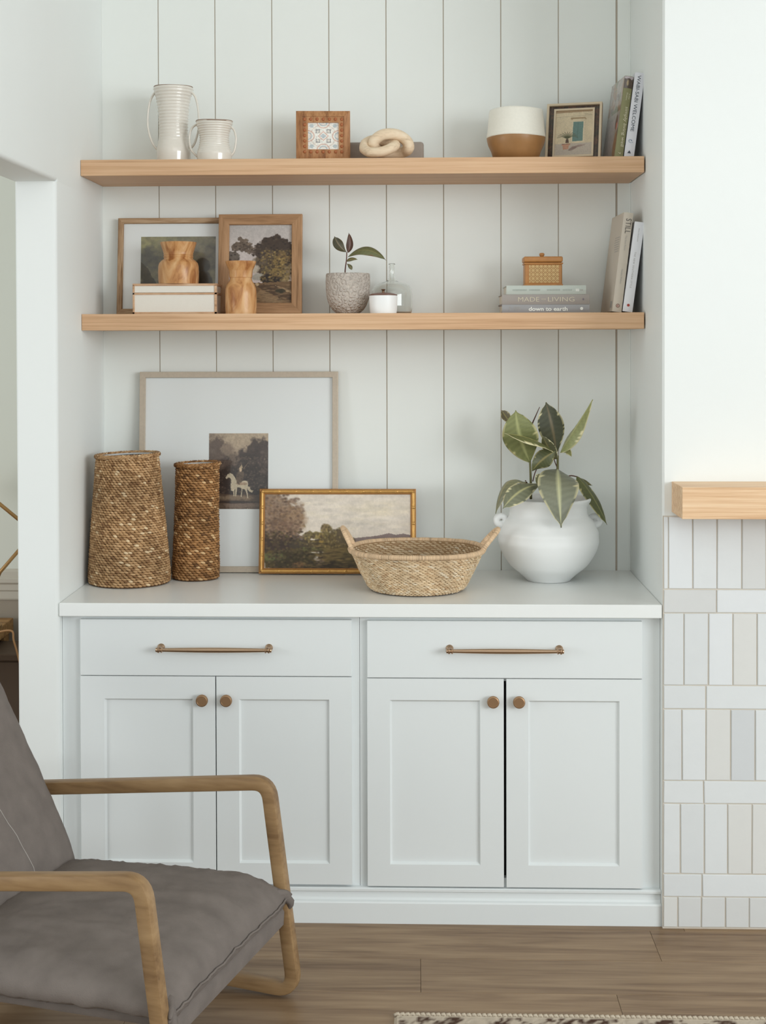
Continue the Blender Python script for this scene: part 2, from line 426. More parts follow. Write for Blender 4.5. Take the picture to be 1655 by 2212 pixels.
tag(part('trim_1', b, mat('chair_rail_shaded_paint', C(196, 188, 174), 0.5)), kind='structure')  # rail colour is dimmed to carry the shade low on this wall

# ------------------------------------------------------------------ built-in cabinets
YD = -.592; YFR = -.574
def shaker(parent, x0, x1, z0, z1, px0, px1, pz0, pz1, knobx, name='door'):
    b = B(); T = .019; yb = YD+T
    # stiles and rails around a recessed panel
    for lo_, hi_ in (((x0, z0), (px0, z1)), ((px1, z0), (x1, z1)), ((px0, z0), (px1, pz0)), ((px0, pz1), (px1, z1))):
        box(b, (lo_[0], YD, lo_[1]), (hi_[0], yb, hi_[1]))
    bmesh.ops.remove_doubles(b, verts=b.verts, dist=1e-5)
    d = part(name, b, CAB, parent)
    b = B(); e = .0055
    o4 = [(px0, pz0), (px1, pz0), (px1, pz1), (px0, pz1)]; i4 = [(px0+e, pz0+e), (px1-e, pz0+e), (px1-e, pz1-e), (px0+e, pz1-e)]
    vo = [b.verts.new((x, YD+.0005, z)) for x, z in o4]; vi = [b.verts.new((x, YD+.009, z)) for x, z in i4]
    for k in range(4): b.faces.new((vo[k], vo[(k+1) % 4], vi[(k+1) % 4], vi[k]))
    b.faces.new(vi)
    part('door_panel', b, CAB, d)
    kz = .6375
    b = B(); lathe_y(b, [(.0065, 0), (.0065, .010), (.0105, .0115), (.0165, .0125), (.0172, .015), (.0172, .021), (.0158, .0235), (.0135, .0242), (.0128, .0236), (0.0001, .0236)], knobx, YD, kz)
    part('knob', b, KNOB, d, smooth='auto')
    return d
def lathe_y(bm, prof, x, y, z, n=32):
    rings = [[bm.verts.new((x+r*math.cos(2*PI*k/n), y-d, z+r*math.sin(2*PI*k/n))) for k in range(n)] for r, d in prof]
    for a, c in zip(rings, rings[1:]):
        for k in range(n): bm.faces.new((a[k], a[(k+1) % n], c[(k+1) % n], c[k]))
    return bm
def lathe_x(bm, prof, x, y, z, n=20):
    rings = [[bm.verts.new((x+d, y+r*math.cos(2*PI*k/n), z+r*math.sin(2*PI*k/n))) for k in range(n)] for r, d in prof]
    for a, c in zip(rings, rings[1:]):
        for k in range(n): bm.faces.new((a[k], a[(k+1) % n], c[(k+1) % n], c[k]))
    bm.faces.new(rings[0][::-1]); bm.faces.new(rings[-1])
    return bm
def cabinet(label, X0, X1, dx0, dx1, mid, gap, panels, pull, draw_z, doorz, knobs):
    t = thing('cabinet', label, 'cabinet', (X0, -.3, 0))
    b = B()
    box(b, (X0, YFR, .06), (dx0+.012, YFR+.02, .8765)); box(b, (dx1-.012, YFR, .06), (X1, YFR+.02, .8765))
    box(b, (dx0+.012, YFR, .06), (dx1-.012, YFR+.02, .125)); box(b, (dx0+.012, YFR, .855), (dx1-.012, YFR+.02, .8765)); box(b, (dx0+.012, YFR, .690), (dx1-.012, YFR+.02, .715))
    part('face_frame', b, CAB, t)
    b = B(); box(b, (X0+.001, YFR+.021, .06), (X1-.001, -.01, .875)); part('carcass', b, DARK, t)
    b = B(); box(b, (dx0, YD, draw_z[0]), (dx1, YD+.019, draw_z[1]), .0012); d = part('drawer', b, CAB, t)
    # bar pull, thickest at its middle, on two turned posts
    xa, xb = pull; L = xb-xa; zz = .785; yy = YD-.032
    pr = []
    for r, dd in ((.001, 0), (.0058, .0015), (.0068, .004), (.0058, .006), (.0085, .0075), (.0085, .011), (.006, .0125), (.006, .015), (.0082, .017), (.0082, .019), (.0052, .021)): pr.append((r, dd))
    mid_ = [(.0052+.0022*math.sin(PI*k/12), .022+(L-.044)*k/12) for k in range(13)]
    b = B(); lathe_x(b, pr+mid_+[(r, L-dd) for r, dd in pr[::-1]], xa, yy, zz); hd = part('pull', b, BRASS, d, smooth='auto')
    for xx in (xa+.0115, xb-.0115):
        b = B(); lathe_y(b, [(.011, 0), (.011, .002), (.0095, .004), (.0065, .007), (.0055, .02), (.0062, .033)], xx, YD, zz+.001, 20); part('post', b, BRASS, d, smooth='auto')
    p = panels
    shaker(t, dx0, mid-gap/2, doorz[0], doorz[1], p[0][0], p[0][1], .1675, .638, knobs[0])
    shaker(t, mid+gap/2, dx1, doorz[0], doorz[1], p[1][0], p[1][1], .1675, .638, knobs[1])
    return t
cabinet('left white cabinet with a drawer over two shaker doors, behind the armchair', 0.001, .8555, .056, .834, .4455, .003,
        ((.1245, .380), (.5115, .770)), (.278, .610), (.7045, .8655), (.108, .7025), (.408, .477))
cabinet('right white cabinet with a wide dark gap between its two doors, beside the tiles', .8565, 1.709, .878, 1.657, 1.2695, .0075,
        ((.9425, 1.199), (1.335, 1.5925)), (1.101, 1.434), (.7015, .864), (.105, .6995), (1.235, 1.308))
b = B(); box(b, (.0005, YF-.002, .8768), (W-.0005, -.0005, ZC), .0015)
tag(part('countertop', b, TOPM), 'continuous white worktop over both cabinets in the niche', 'countertop')
# plinth moulding
b = B()
prf = [(YFR-.001, .1), (-.590, .1), (-.594, .097), (-.594, .091), (-.586, .089), (-.583, .085), (-.585, .070), (-.589, .0645), (-.597, .062), (-.600, .058), (-.600, 0), (YFR-.001, 0)]
a0 = [b.verts.new((0.0008, y, z)) for y, z in prf]; a1 = [b.verts.new((W-.0008, y, z)) for y, z in prf]
for k in range(len(prf)): b.faces.new((a0[k], a0[(k+1) % len(prf)], a1[(k+1) % len(prf)], a1[k]))
b.faces.new(a0[::-1]); b.faces.new(a1)
tag(part('baseboard_front', b, CAB), kind='structure')

# ------------------------------------------------------------------ shelves and mantel
for z0, z1, lab in ((S1B, S1T, 'upper oak floating shelf carrying the two ribbed white vases'), (S2B, S2T, 'lower oak floating shelf carrying the framed landscapes and potted sprig')):
    b = B(); box(b, (.001, -.31, z0), (W-.0045, -.0008, z1), .0008)
    tag(part('floating_shelf', b, OAKX, pivot=(.8, -.15, z0)), lab, 'shelf')
b = B(); box(b, (1.736, -.770, 1.1765), (3.3, YF-.0005, 1.2625), .001)
tag(part('mantel_beam', b, MANT, pivot=(2.2, -.7, 1.1765)), 'pale ash mantel beam on the plaster above the white tiles', 'mantel')

# ------------------------------------------------------------------ top shelf
CERAM = mat('ribbed_white_glaze', C(222, 216, 206, 1.1), 0.16, spec=0.6, noise=0.06, nscale=30, coat=0.5)
CERRIM = mat('bare_clay_rim', C(150, 126, 108), 0.6)
def ribbed(prof, cx, cy, Y, label, hl, hr, rib, name='two_handled_vase', amp=.0011):
    """prof: (half width px, y px) on the plane Y, top to bottom"""
    pts = []
    for rp, yp in prof:
        pts.append(((at(cx+rp, yp, Y)-at(cx, yp, Y)).x, at(cx, yp, Y).z))
    base = at(cx, prof[-1][1], Y); x0 = base.x
    zb = S1T; pts = [(r, max(z, zb)) for r, z in pts]; pts[-1] = (pts[-1][0], zb+.0005)
    t = thing(name, label, 'vase', (x0, Y, zb))
    # resample profile, add throwing ribs
    z = np.array([p[1] for p in pts])[::-1]; r = np.array([p[0] for p in pts])[::-1]
    zz = np.linspace(z[0], z[-1], 90)
    rr = np.interp(zz, z, r); k = np.ones(7)/7; rr = np.convolve(np.pad(rr, 3, 'edge'), k, 'valid')
    H = z[-1]-z[0]; m = np.clip((zz-z[0])/H*3-.6, 0, 1)
    rr = rr+amp*m*np.sin((zz-z[0])/rib*2*PI)
    out = [(a, c) for a, c in zip(rr, zz)]
    inn = [(out[-1][0]-.002, out[-1][1]+.0008), (out[-1][0]-.0045, out[-1][1]-.002)]+[(a-.005, c) for a, c in out[::-6][1:-1]]+[(.001, out[0][1]+.008)]
    b = B(); lathe(b, out+inn, x0, Y, 56); part('body', b, CERAM, t, smooth=True)
    b = B(); n = 56; R = out[-1][0]-.0022
    tube(b, [(x0+R*math.cos(2*PI*i/n), Y+R*math.sin(2*PI*i/n), out[-1][1]+.0006+.0012*math.sin(2*PI*i/n*2+1)) for i in range(n)], .0023, 6, True)
    part('rim', b, CERRIM, t, smooth=True)
    for h in (hl, hr):
        b = B(); pp = smoothpts([at(x, y, Y) for x, y in h], 6); m_ = len(pp)
        tube(b, pp, [.0042+.0012*abs(2*i/m_-1) for i in range(m_)], 10, flat=.7); part('handle', b, CERAM, t, smooth=True)
    return t
def z2(pts, s, ox, oy): return [(ox+x/s, oy+y/s) for x, y in pts]
pr_ = [(r/3.183, 150+y/3.183) for r, y in ((137, 128), (135, 150), (122, 185), (110, 240), (102, 320), (98, 400), (99, 460), (104, 500), (112, 530), (118, 560), (117, 590), (110, 606))]
ribbed(pr_, 375.2, 190, -.15, 'tall ribbed white vase with two long thin handles on the upper shelf',
       z2([(556, 160), (538, 185), (520, 230), (508, 310), (508, 390), (522, 460), (545, 515), (572, 548)], 3.183, 160, 150),
       z2([(808, 158), (832, 185), (848, 240), (857, 310), (858, 390), (848, 450), (828, 510), (800, 545)], 3.183, 160, 150), .0098)
pr_ = [(r/3.183, 150+y/3.183) for r, y in ((126, 362), (122, 385), (108, 425), (99, 470), (102, 515), (112, 550), (121, 580), (117, 606))]
ribbed(pr_, 463.3, 264, -.2, 'short squat ribbed white vase with two looped handles beside the tall vase',
       z2([(848, 375), (815, 398), (797, 445), (795, 500), (808, 555), (848, 598)], 3.183, 160, 150),
       z2([(1080, 395), (1102, 420), (1114, 470), (1110, 525), (1100, 565), (1080, 592)], 3.183, 160, 150), .007, 'two_handled_jar', .0008)

# carved wooden frame around a patterned tile
Y = -.17
tl = at(639, 240, Y); tr = at(755, 241, Y); bl = at(641, 342, Y)
TW, TH = tr.x-tl.x+.001, tl.z-S1T
t = thing('tile_frame', 'square brown wooden frame of carved beads around a patterned tile', 'picture frame', ((tl.x+tr.x)/2+.0015, Y, S1T), (0, 0, .06))
RUST = wood('rustic_reddish_wood', [C(128, 84, 52, 1.1), C(164, 116, 76, 1.15), C(188, 142, 100, 1.1)], 'Z', 5, 0.55, stretch=6)
BEADM = mat('carved_bead_wood', C(158, 94, 56, 1.2), 0.45, noise=0.15, nscale=60)
b = B(); hw = TW/2; iw, iz0, iz1 = .0485, .0245, .1145-.006
o4 = [(-hw, 0), (hw, 0), (hw, TH), (-hw, TH)]; m4 = [(-hw+.019, .022), (hw-.019, .022), (hw-.019, TH-.017), (-hw+.019, TH-.017)]
iz0, iz1 = .0455, .1285
i4 = [(-iw+.001, iz0), (iw, iz0), (iw, iz1), (-iw+.001, iz1)]
L_ = []
for q4, yy in ((o4, .026), (o4, .002), (m4, -.0035), (m4, -.001), (i4, -.001), (i4, .006)):
    L_.append([b.verts.new((x, yy, z)) for x, z in q4])
for a, c in zip(L_, L_[1:]):
    for k in range(4): b.faces.new((a[k], a[(k+1) % 4], c[(k+1) % 4], c[k]))
b.faces.new(L_[0])
part('frame', b, RUST, t, local=True)
def bead(x, z):
    b = B(); bmesh.ops.create_uvsphere(b, u_segments=10, v_segments=6, radius=.0053, matrix=Matrix.Translation((x, -.0005, z)) @ Matrix.Diagonal((1, .75, 1, 1)))
    part('bead', b, BEADM, t, local=True, smooth=True)
xs = [-.0575+.0192*k for k in range(7)]
for x in xs: bead(x+rnd.uniform(-.0006, .0006), .0375); bead(x+rnd.uniform(-.0006, .0006), .1390)
for k in range(1, 6):
    zz = .0375+.1015*k/6; bead(xs[0], zz); bead(xs[-1], zz)
cv = Canvas(.096, .084, 120, (224, 221, 212))
dx = np.abs(cv.U-.5); dy = np.abs(cv.V-.5); r_ = np.hypot(dx, dy); dm = dx+dy; mxd = np.maximum(dx, dy); mnd = np.minimum(dx, dy)
cv.mix(((np.abs(r_-.42) < .02))*.5, (196, 176, 160)); cv.mix((np.abs(dm-.16) < .02)*.7, (190, 130, 110)); cv.mix((dm < .1)*.7, (150, 164, 172))
cv.mix(((np.abs(dx-dy) < .045) & (mxd < .27) & (mxd > .1))*.7, (200, 190, 176)); cv.mix(((np.abs(mxd-.23) < .015) & (mnd > .1) & (mnd < .25))*.9, (92, 92, 96))
cv.mix(((np.abs(mnd-.12) < .013) & (mxd > .13) & (mxd < .25))*.7, (110, 106, 106)); cv.mix((np.hypot(dx-.38, dy-.38) < .07)*.7, (150, 164, 168))
cv.mix(((np.abs(np.hypot(mxd-.5, mnd)-.2) < .018))*.7, (190, 140, 120)); cv.mix(((np.abs(np.hypot(mxd-.5, mnd)-.12) < .018))*.7, (140, 156, 166)); cv.mix(((cv.N(46, 3) > .66))*.35, (120, 130, 136)); cv.tex(.12, 30, 4)
cv.mesh('patterned_tile', PRINT, t, -iw+.001, iz0, .005, 1.15)

# grey stone block behind, linked wooden knot in front
b = B(); p0 = at(750, 309, -.09); p1 = at(915.5, 309, -.09); hb = at(830, 308.5, -.09).z
box(b, (p0.x, -.115, S1T), (p1.x, -.07, hb), .010, 3)
tag(part('stone_block', b, mat('grey_brown_stone', C(150, 138, 128, 1.1), 0.7, noise=0.1, nscale=30, bump=0.3), pivot=((p0.x+p1.x)/2, -.09, S1T), smooth='auto'), 'low grey brown stone block with rounded corners behind the wooden knot', 'block')
KN = wood('pale_carved_wood', [C(196, 172, 142, 1.15), C(222, 200, 172, 1.15), C(232, 214, 188, 1.1)], 'X', 6, 0.55, stretch=4, bump=0.05)
Y = -.2
t = thing('wooden_knot', 'pale wooden knot of two interlocked links in front of the grey block', 'ornament', (at(835, 330, Y).x, Y, S1T))
b = B()
def link3(ctrl, r0):
    n_ = 72; P_ = smoothpts([Vector(p) for p in ctrl]+[Vector(ctrl[0])], 10)[:-1]
    rad = [r0*(.86+.2*math.sin(PI*((i/len(P_))))) for i in range(len(P_))]
    return P_, rad
r0 = .0166
def K(x, y, yd): v = at(x, y, yd); return (v.x, v.y, v.z)
Lp, Lr = link3([K(787, 322, -.215), K(800, 329, -.238), K(828, 327, -.242), K(850, 317, -.232), K(852, 311, -.2), K(832, 306, -.178), K(806, 303, -.178), K(790, 310, -.193)], r0)
tube(b, Lp, r0*.95, 14, True); part('link', b, KN, t, smooth=True)
b = B()
Rp, Rr = link3([K(808, 318, -.207), K(809, 304, -.216), K(828, 291, -.216), K(856, 291, -.206), K(877, 303, -.2), K(883, 319, -.198), K(872, 328, -.177), K(846, 330, -.170), K(820, 327, -.180)], r0)
tube(b, Rp, r0*1.05, 14, True); part('link', b, KN, t, smooth=True)

# two tone bowl
Y = -.17
cx = 1114.8; x0 = at(cx, 300, Y).x; sc = (at(cx+100, 300, Y).x-x0)/100
pf = [(r/3.94*sc, at(cx, 140+y/3.94, Y).z) for r, y in ((186, 778), (210, 745), (236, 690), (247, 650), (250, 626), (248, 612), (241, 575), (236, 520), (230, 450), (226, 400), (221, 387))]
pf[0] = (pf[0][0], S1T)
t = thing('two_tone_planter', 'round bowl with white glaze over bare tan clay near the leaning photo frame', 'bowl', (x0, Y, S1T))
b = B(); lathe(b, pf[:6], x0, Y, 64); part('clay_base', b, mat('tan_clay', C(166, 122, 76, .95), 0.4, noise=0.35, nscale=16, bump=0.2), t, smooth=True)
b = B(); ring = pf[5:]
lathe(b, [(ring[0][0]+.001, ring[0][1]-.004)]+[(r+.0012, z) for r, z in ring]+[(ring[-1][0]-.003, ring[-1][1]+.001), (ring[-1][0]-.006, ring[-1][1]-.002), (ring[-1][0]-.006, ring[0][1]), (.002, ring[0][1]-.02)], x0, Y, 64, wob=.0012)
part('glazed_wall', b, mat('speckled_white_glaze', C(232, 228, 216, 1.1), 0.35, noise=0.05, nscale=160), t, smooth=True)

def rails(t, w_, h_, fw, th, mx, mz, ybk=0.0, chamf=.003, lift=0.0, inner=.004, name='frame_rail'):
    """four mitred rails, outer size w_ x h_, local x centred, back at y=0, front at y=-th"""
    hw = w_/2
    O_ = [(-hw, 0), (hw, 0), (hw, h_), (-hw, h_)]
    def ins(d): return [(-hw+d, d), (hw-d, d), (hw-d, h_-d), (-hw+d, h_-d)]
    loops = [(O_, 0.0), (O_, -th+chamf*.5), (ins(chamf), -th), (ins(fw-chamf), -th+lift), (ins(fw), -th+lift+chamf), (ins(fw), -th+.011 if th > .013 else -.002), (ins(fw), 0.0)]
    for k in range(4):
        b = B(); R_ = [[b.verts.new((q[k][0], y, q[k][1])), b.verts.new((q[(k+1) % 4][0], y, q[(k+1) % 4][1]))] for q, y in loops]
        m_ = len(R_)
        for i in range(m_): a, c = R_[i], R_[(i+1) % m_]; b.faces.new((a[0], a[1], c[1], c[0]))
        b.faces.new([r[0] for r in R_]); b.faces.new([r[1] for r in R_][::-1])
        part(name, b, mx if k in (0, 2) else mz, t, local=True)
def backing(t, w_, h_, y0, y1, m, name='backing', inset=.004):
    b = B(); box(b, (-w_/2+inset, y0, inset), (w_/2-inset, y1, h_-inset)); part(name, b, m, t, local=True)

# small leaning photo of a palm
t = thing('palm_photo_frame', 'small cream edged picture of a potted palm, leaning by the upright books', 'picture frame', (at(1238, 336, -.115).x, -.118, S1T+.0035), (-.27, 0, -.25))
w_, h_ = .174, .196
CRM = mat('cream_frame_edge', C(222, 204, 176), 0.5, noise=0.06, nscale=80)
rails(t, w_, h_, .0075, .020, CRM, CRM, chamf=.001)
backing(t, w_, h_, -.006, -.001, mat('dark_brown_back', C(52, 36, 30), 0.7))
cv = Canvas(w_-.014, h_-.014, 110, (58, 42, 34)); cv.mix((cv.N(9, 3) > .52)*.6, (86, 58, 42)); cv.mix((cv.N(14, 6) > .58)*.6, (40, 40, 32))
cv.mix(((np.abs((cv.U*9) % 1-.5) < .03))*.25, (170, 150, 120)); cv.tex(.3, 30, 2)
cv.mesh('border', PRINT, t, -w_/2+.007, .007, -.012, 1.2)
# inner moulding
b = B(); xi, za, zb_ = .058, .021, h_-.024
for lo_, hi_ in (((-xi-.006, -.018, za-.006), (xi+.006, -.012, za)), ((-xi-.006, -.018, zb_), (xi+.006, -.012, zb_+.006)), ((-xi-.006, -.018, za), (-xi, -.012, zb_)), ((xi, -.018, za), (xi+.006, -.012, zb_))):
    box(b, lo_, hi_)
part('inner_moulding', b, CRM, t, local=True)
cv = Canvas(2*xi, zb_-za, 150, (206, 190, 160))
cv.tex(.07, 5, 2); cv.poly([(0, 0), (1, 0), (1, .03), (0, .05)], (150, 120, 90), .7); cv.line(0, .14, 1, .11, .006, (164, 146, 118))
cv.poly([(0, .74), (1, .72), (1, 1), (0, 1)], (184, 172, 160), .9)
cv.poly([(.42, .15), (.8, .15), (.84, .20), (.8, .21), (.8, .19), (.47, .19), (.44, .21), (.4, .18)], (150, 124, 90), .8)
cv.poly([(.45, .24), (.78, .24), (.78, .71), (.45, .71)], (214, 200, 172), .8); cv.poly([(.48, .25), (.755, .25), (.745, .68), (.465, .69)], (98, 128, 122)); cv.line(.61, .26, .605, .68, .006, (80, 104, 100))
cv.line(.78, .085, .88, .085, .005, (110, 96, 76)); cv.line(.88, .095, .97, .1, .004, (110, 96, 76))
cv.ell(.62, .80, .18, .025, (146, 124, 116), .4, .4, 20, 3, .8, -.15); cv.ell(.48, .85, .12, .03, (130, 108, 100), .3, .2, 16, 1, .8, -.3)
for k in range(11):
    a = -2.9+k*.265; cxp = .33; 
    ex = cxp+.29*math.cos(a); ey = .62+.17*math.sin(a)*1.0; cv.line(cxp, .625, (cxp+ex)/2, (.625+ey)/2-.03, .011, (74, 76, 46)); cv.line((cxp+ex)/2, (.625+ey)/2-.03, ex, ey+.02, .008, (84, 84, 52))
cv.poly([(.28, .72), (.30, .63), (.36, .63), (.38, .72)], (84, 60, 46)); cv.poly([(.19, .745), (.42, .735), (.41, .77), (.38, .78), (.37, .855), (.23, .87), (.21, .78), (.18, .77)], (190, 142, 116)); cv.poly([(.19, .742), (.42, .732), (.42, .745), (.19, .755)], (120, 80, 64)); cv.tex(.08, 60, 5)
cv.mesh('photo_print', PRINT, t, -xi, za, -.0128, 1.15)

# books
PAGE = mat('book_pages', C(226, 218, 204), 0.85, noise=0.06, nscale=300)
def book(label, loc, rot, hgt, thk, dep, cov, group=None, spine=None, name='book', cover2=None):
    """local: spine faces -y, x is thickness, z is height; board edges overhang the pages"""
    t = thing(name, label, 'book', loc, rot, group)
    b = B(); bd = .0022
    box(b, (0, 0, 0), (bd, dep, hgt), .0004); box(b, (thk-bd, 0, 0), (thk, dep, hgt), .0004)
    n_ = 8
    o_ = []; i_ = []
    for k in range(n_+1):
        u = k/n_; x = u*thk; yb = -.0028*math.sin(PI*u)
        o_.append((x, yb)); i_.append((min(max(x, bd), thk-bd), yb+bd))
    for z0_, z1_ in ((0, hgt),):
        lo_ = [b.verts.new((x, y, z0_)) for x, y in o_]; hi_ = [b.verts.new((x, y, z1_)) for x, y in o_]
        li = [b.verts.new((x, y, z0_)) for x, y in i_]; hi2 = [b.verts.new((x, y, z1_)) for x, y in i_]
        for k in range(n_):
            b.faces.new((lo_[k], lo_[k+1], hi_[k+1], hi_[k])); b.faces.new((li[k+1], li[k], hi2[k], hi2[k+1]))
            b.faces.new((hi_[k], hi_[k+1], hi2[k+1], hi2[k])); b.faces.new((li[k], li[k+1], lo_[k+1], lo_[k]))
    part('cover', b, cov, t, local=True)
    b = B(); box(b, (bd, .001, .0035), (thk-bd, dep-.004, hgt-.0035)); part('pages', b, PAGE, t, local=True)
    return t
def place_upright(xbl, xtl, ytop, ybase_z, Y, xbr):
    p0 = at(xbl, 0, Y); return p0
INKW = mat('ink_white', C(240, 240, 234), 0.6); INKC = mat('ink_cream', C(216, 208, 184), 0.6); INKD = mat('ink_dark_blue_grey', C(62, 70, 80), 0.6)
INKG = mat('ink_grey', C(96, 90, 84), 0.6); INKL = mat('ink_light_grey', C(168, 164, 158), 0.6); INKR = mat('ink_red', C(170, 62, 50), 0.5); INKB = mat('ink_blue', C(110, 134, 160), 0.6)
def upright(label, xb, xt, yt, xbr, Y, zs, dep, cov, yaw=0.0, tilt_extra=0.0):
    a = at(xb, 0, Y); base = Vector((a.x, Y, zs))
    # base point on the shelf, top from the picture
    bx = CO+ray(xb, 335 if zs > 2 else 672)*((Y-CY)/ray(xb, 335 if zs > 2 else 672).y)
    tx = at(xt, yt, Y); ang = math.atan2(tx.x-bx.x, tx.z-zs); hgt = math.hypot(tx.x-bx.x, tx.z-zs)
    rx = at(xbr, 335 if zs > 2 else 672, Y); thk = (rx.x-bx.x)*math.cos(ang)
    z_ = zs+thk*math.sin(ang)
    return book(label, (bx.x, Y, z_+.0005), (0, ang, yaw), hgt, thk, dep, cov), hgt, thk
GRN = mat('olive_green_spine', C(128, 126, 88, 1.15), 0.5)
t, h_, k_ = upright('olive green spined book with a photo top, leaning at the end of the upper shelf', 1327, 1350.7, 166, 1346.0, -.262, S1T, .19, GRN, .07)
cv = Canvas(.19, h_, 90, (150, 138, 132))
cv.mix((cv.N(3, 5) > .5)*.8, (96, 84, 74)); cv.mix(((cv.N(5, 9) > .56) & (cv.V < .5))*.9, (96, 104, 74)); cv.mix(((cv.N(6, 2) > .6) & (cv.V < .45))*.8, (150, 110, 80)); cv.mix((cv.V > .42)*((cv.V < .52+.1*cv.U) | (cv.U < .7))*.85, (160, 150, 148))
cv.ell(.82, .55, .1, .09, (90, 60, 50), .2); cv.ell(.85, .6, .05, .05, (180, 90, 70), .2); cv.ell(.9, .85, .12, .16, (128, 84, 46), .3, .4, 10, 3); cv.ell(.15, .97, .3, .06, (190, 170, 160), .3, .4, 10, 3); cv.tex(.15, 20, 3)
def coverfn(P): 
    Q = P.copy(); Q[:, 0] = -.0004; Q[:, 1] = .19-(P[:, 0]); return Q
cv.mesh('cover_photo', PRINT, t, 0, 0, 0, 1.15, fn=coverfn)
cv = Canvas(k_, .036, 30, (70, 52, 40)); cv.poly([(0, 0), (1, 0), (1, .15), (.8, .3), (.6, .15), (0, .2)], (168, 156, 160)); cv.ell(.4, .55, .12, .25, (150, 128, 90), .4); cv.tex(.2, 8, 3)
def spinefn(P):
    Q = P.copy(); Q[:, 1] = -.0034-.0028*np.sin(PI*np.clip(P[:, 0]/k_, 0, 1))+.003; return Q
cv.mesh('spine_photo', PRINT, t, 0, h_-.037, 0, 1.2, fn=spinefn)
DN = (0, 0, -1); RTX = (1, 0, 0)
sp = -.0030
text('simply living well', (.011, sp, h_*.625), DN, RTX, h_*.49, .0125, INKC, t, 'spine_lettering', shear=.1)
text('Julia', (.018, sp, h_*.79), DN, RTX, .018, .0045, INKC, t, 'author_lettering'); text('Watkins', (.011, sp, h_*.80), DN, RTX, .024, .0045, INKC, t, 'author_lettering')
text('y', (.010, sp, h_*.065), DN, RTX, .006, .008, INKC, t, 'publisher_mark')
WH = mat('white_book_cloth', C(214, 214, 220, 1.1), 0.5)
t, h_, k_ = upright('tall white spined book with dark capitals, rightmost on the upper shelf', 1348, 1372.5, 159, 1369.6, -.262, S1T, .17, WH, 0)
text('WABI-SABI WELCOME', (.0085, sp, h_*.965), DN, RTX, h_*.66, .0105, INKD, t, 'spine_lettering')
b = B(); v = [b.verts.new(p) for p in ((.008, sp-.0006, .012), (.019, sp-.0006, .012), (.0135, sp-.0006, .021))]; b.faces.new(v); part('triangle_mark', b, INKD, t, local=True)
b = B()
for k in range(9): 
    a = k*.7; q = .0025+.0007*k; c0 = (.0135+q*math.cos(a), sp-.0006, .050+q*.8*math.sin(a)); b.faces.new([b.verts.new((c0[0]+.0016*math.cos(j*PI/3), c0[1], c0[2]+.0011*math.sin(j*PI/3))) for j in range(6)])
part('emblem', b, INKB, t, local=True)

# ------------------------------------------------------------------ second shelf
def glaze(name): return mat(name, C(236, 238, 240), 0.3)
# thin framed dark landscape
Yb = -.045
xa, xb = at(251.5, 575, -.06).x, at(512, 575, -.06).x
ht = at(252, 474, -.03).z-S2T
t = thing('framed_landscape', 'thin walnut frame with wide white mat and dark painting behind the jars', 'picture frame', ((xa+xb)/2, Yb, S2T+.002), (-.12, 0, 0))
w_ = xb-xa; ht = ht/math.cos(.12)
rails(t, w_, ht, .0175, .02, FRX2, FRZ2)
backing(t, w_, ht, -.009, -.001, WHITEM, 'mat_board')
px = w_/260.5
cv = Canvas(162.5*px, 114*px, 150, (128, 122, 92))
cv.ell(.22, .2, .3, .25, (136, 132, 92), .8, .3, 5, 1); cv.ell(.12, .42, .16, .25, (84, 82, 72), .3, .5, 7, 2); cv.ell(.5, .55, .3, .5, (98, 94, 84), .6, .4, 6, 3); cv.ell(.85, .4, .25, .4, (104, 98, 84), .6, .4, 6, 4)
cv.poly([(0, .48), (.1, .62), (.24, .95), (.3, 1), (0, 1)], (60, 52, 36), .9, .03); cv.tex(.18, 14, 3)
cv.ell(.83, .55, .10, .14, (44, 38, 24), .15, .1, 9, 3, .9); cv.ell(.84, .9, .12, .25, (46, 38, 22), .15, .1, 9, 3, .9); cv.tex(.08, 60, 8)  # two dark ellipses paint the wide jar's shadowy silhouette into the print
cv.dabs(300, 0, 1, 0, 1, [(140, 134, 96), (112, 106, 84), (92, 88, 76), (128, 118, 94)], .05, .05, 4, .25, lambda c: c.sum() > 200)
cv.mesh('landscape_print', PRINT, t, -w_/2+49.5*px, ht-(40+114)*px, -.0094, 1.15)
# oak framed tree painting
xa, xb = at(471.5, 570, -.085).x, at(652.3, 570, -.085).x
ht = (at(560, 465.5, -.06).z-S2T)/math.cos(.1)
t = thing('framed_tree_painting', 'broad light oak frame holding a painting of tall trees beside a path', 'picture frame', ((xa+xb)/2, -.082, S2T+.002), (-.12, 0, 0))
w_ = xb-xa; rails(t, w_, ht, .0335, .022, FRX, FRZ, chamf=.002)
backing(t, w_, ht, -.008, -.001, DARK)
cw, ch = w_-.066, ht-.066
cv = Canvas(cw, ch, 190, (178, 172, 168))
cv.mix(np.clip((cv.V-.1)*1.6, 0, .8), (204, 190, 186)); cv.tex(.05, 5, 1)
cv.ell(.2, .27, .17, .08, (104, 90, 78), .1, .9, 12, 1); cv.ell(.05, .42, .14, .08, (98, 88, 80), .15, .4, 12, 2)
for ex, ey, rx, ry in ((.72, .25, .2, .11), (.58, .34, .2, .14), (.82, .38, .24, .16), (.66, .52, .2, .18), (.95, .35, .12, .1), (.52, .47, .1, .05)): cv.ell(ex, ey, rx, ry, (66, 54, 46), .12, .45, 14, int(ex*90))
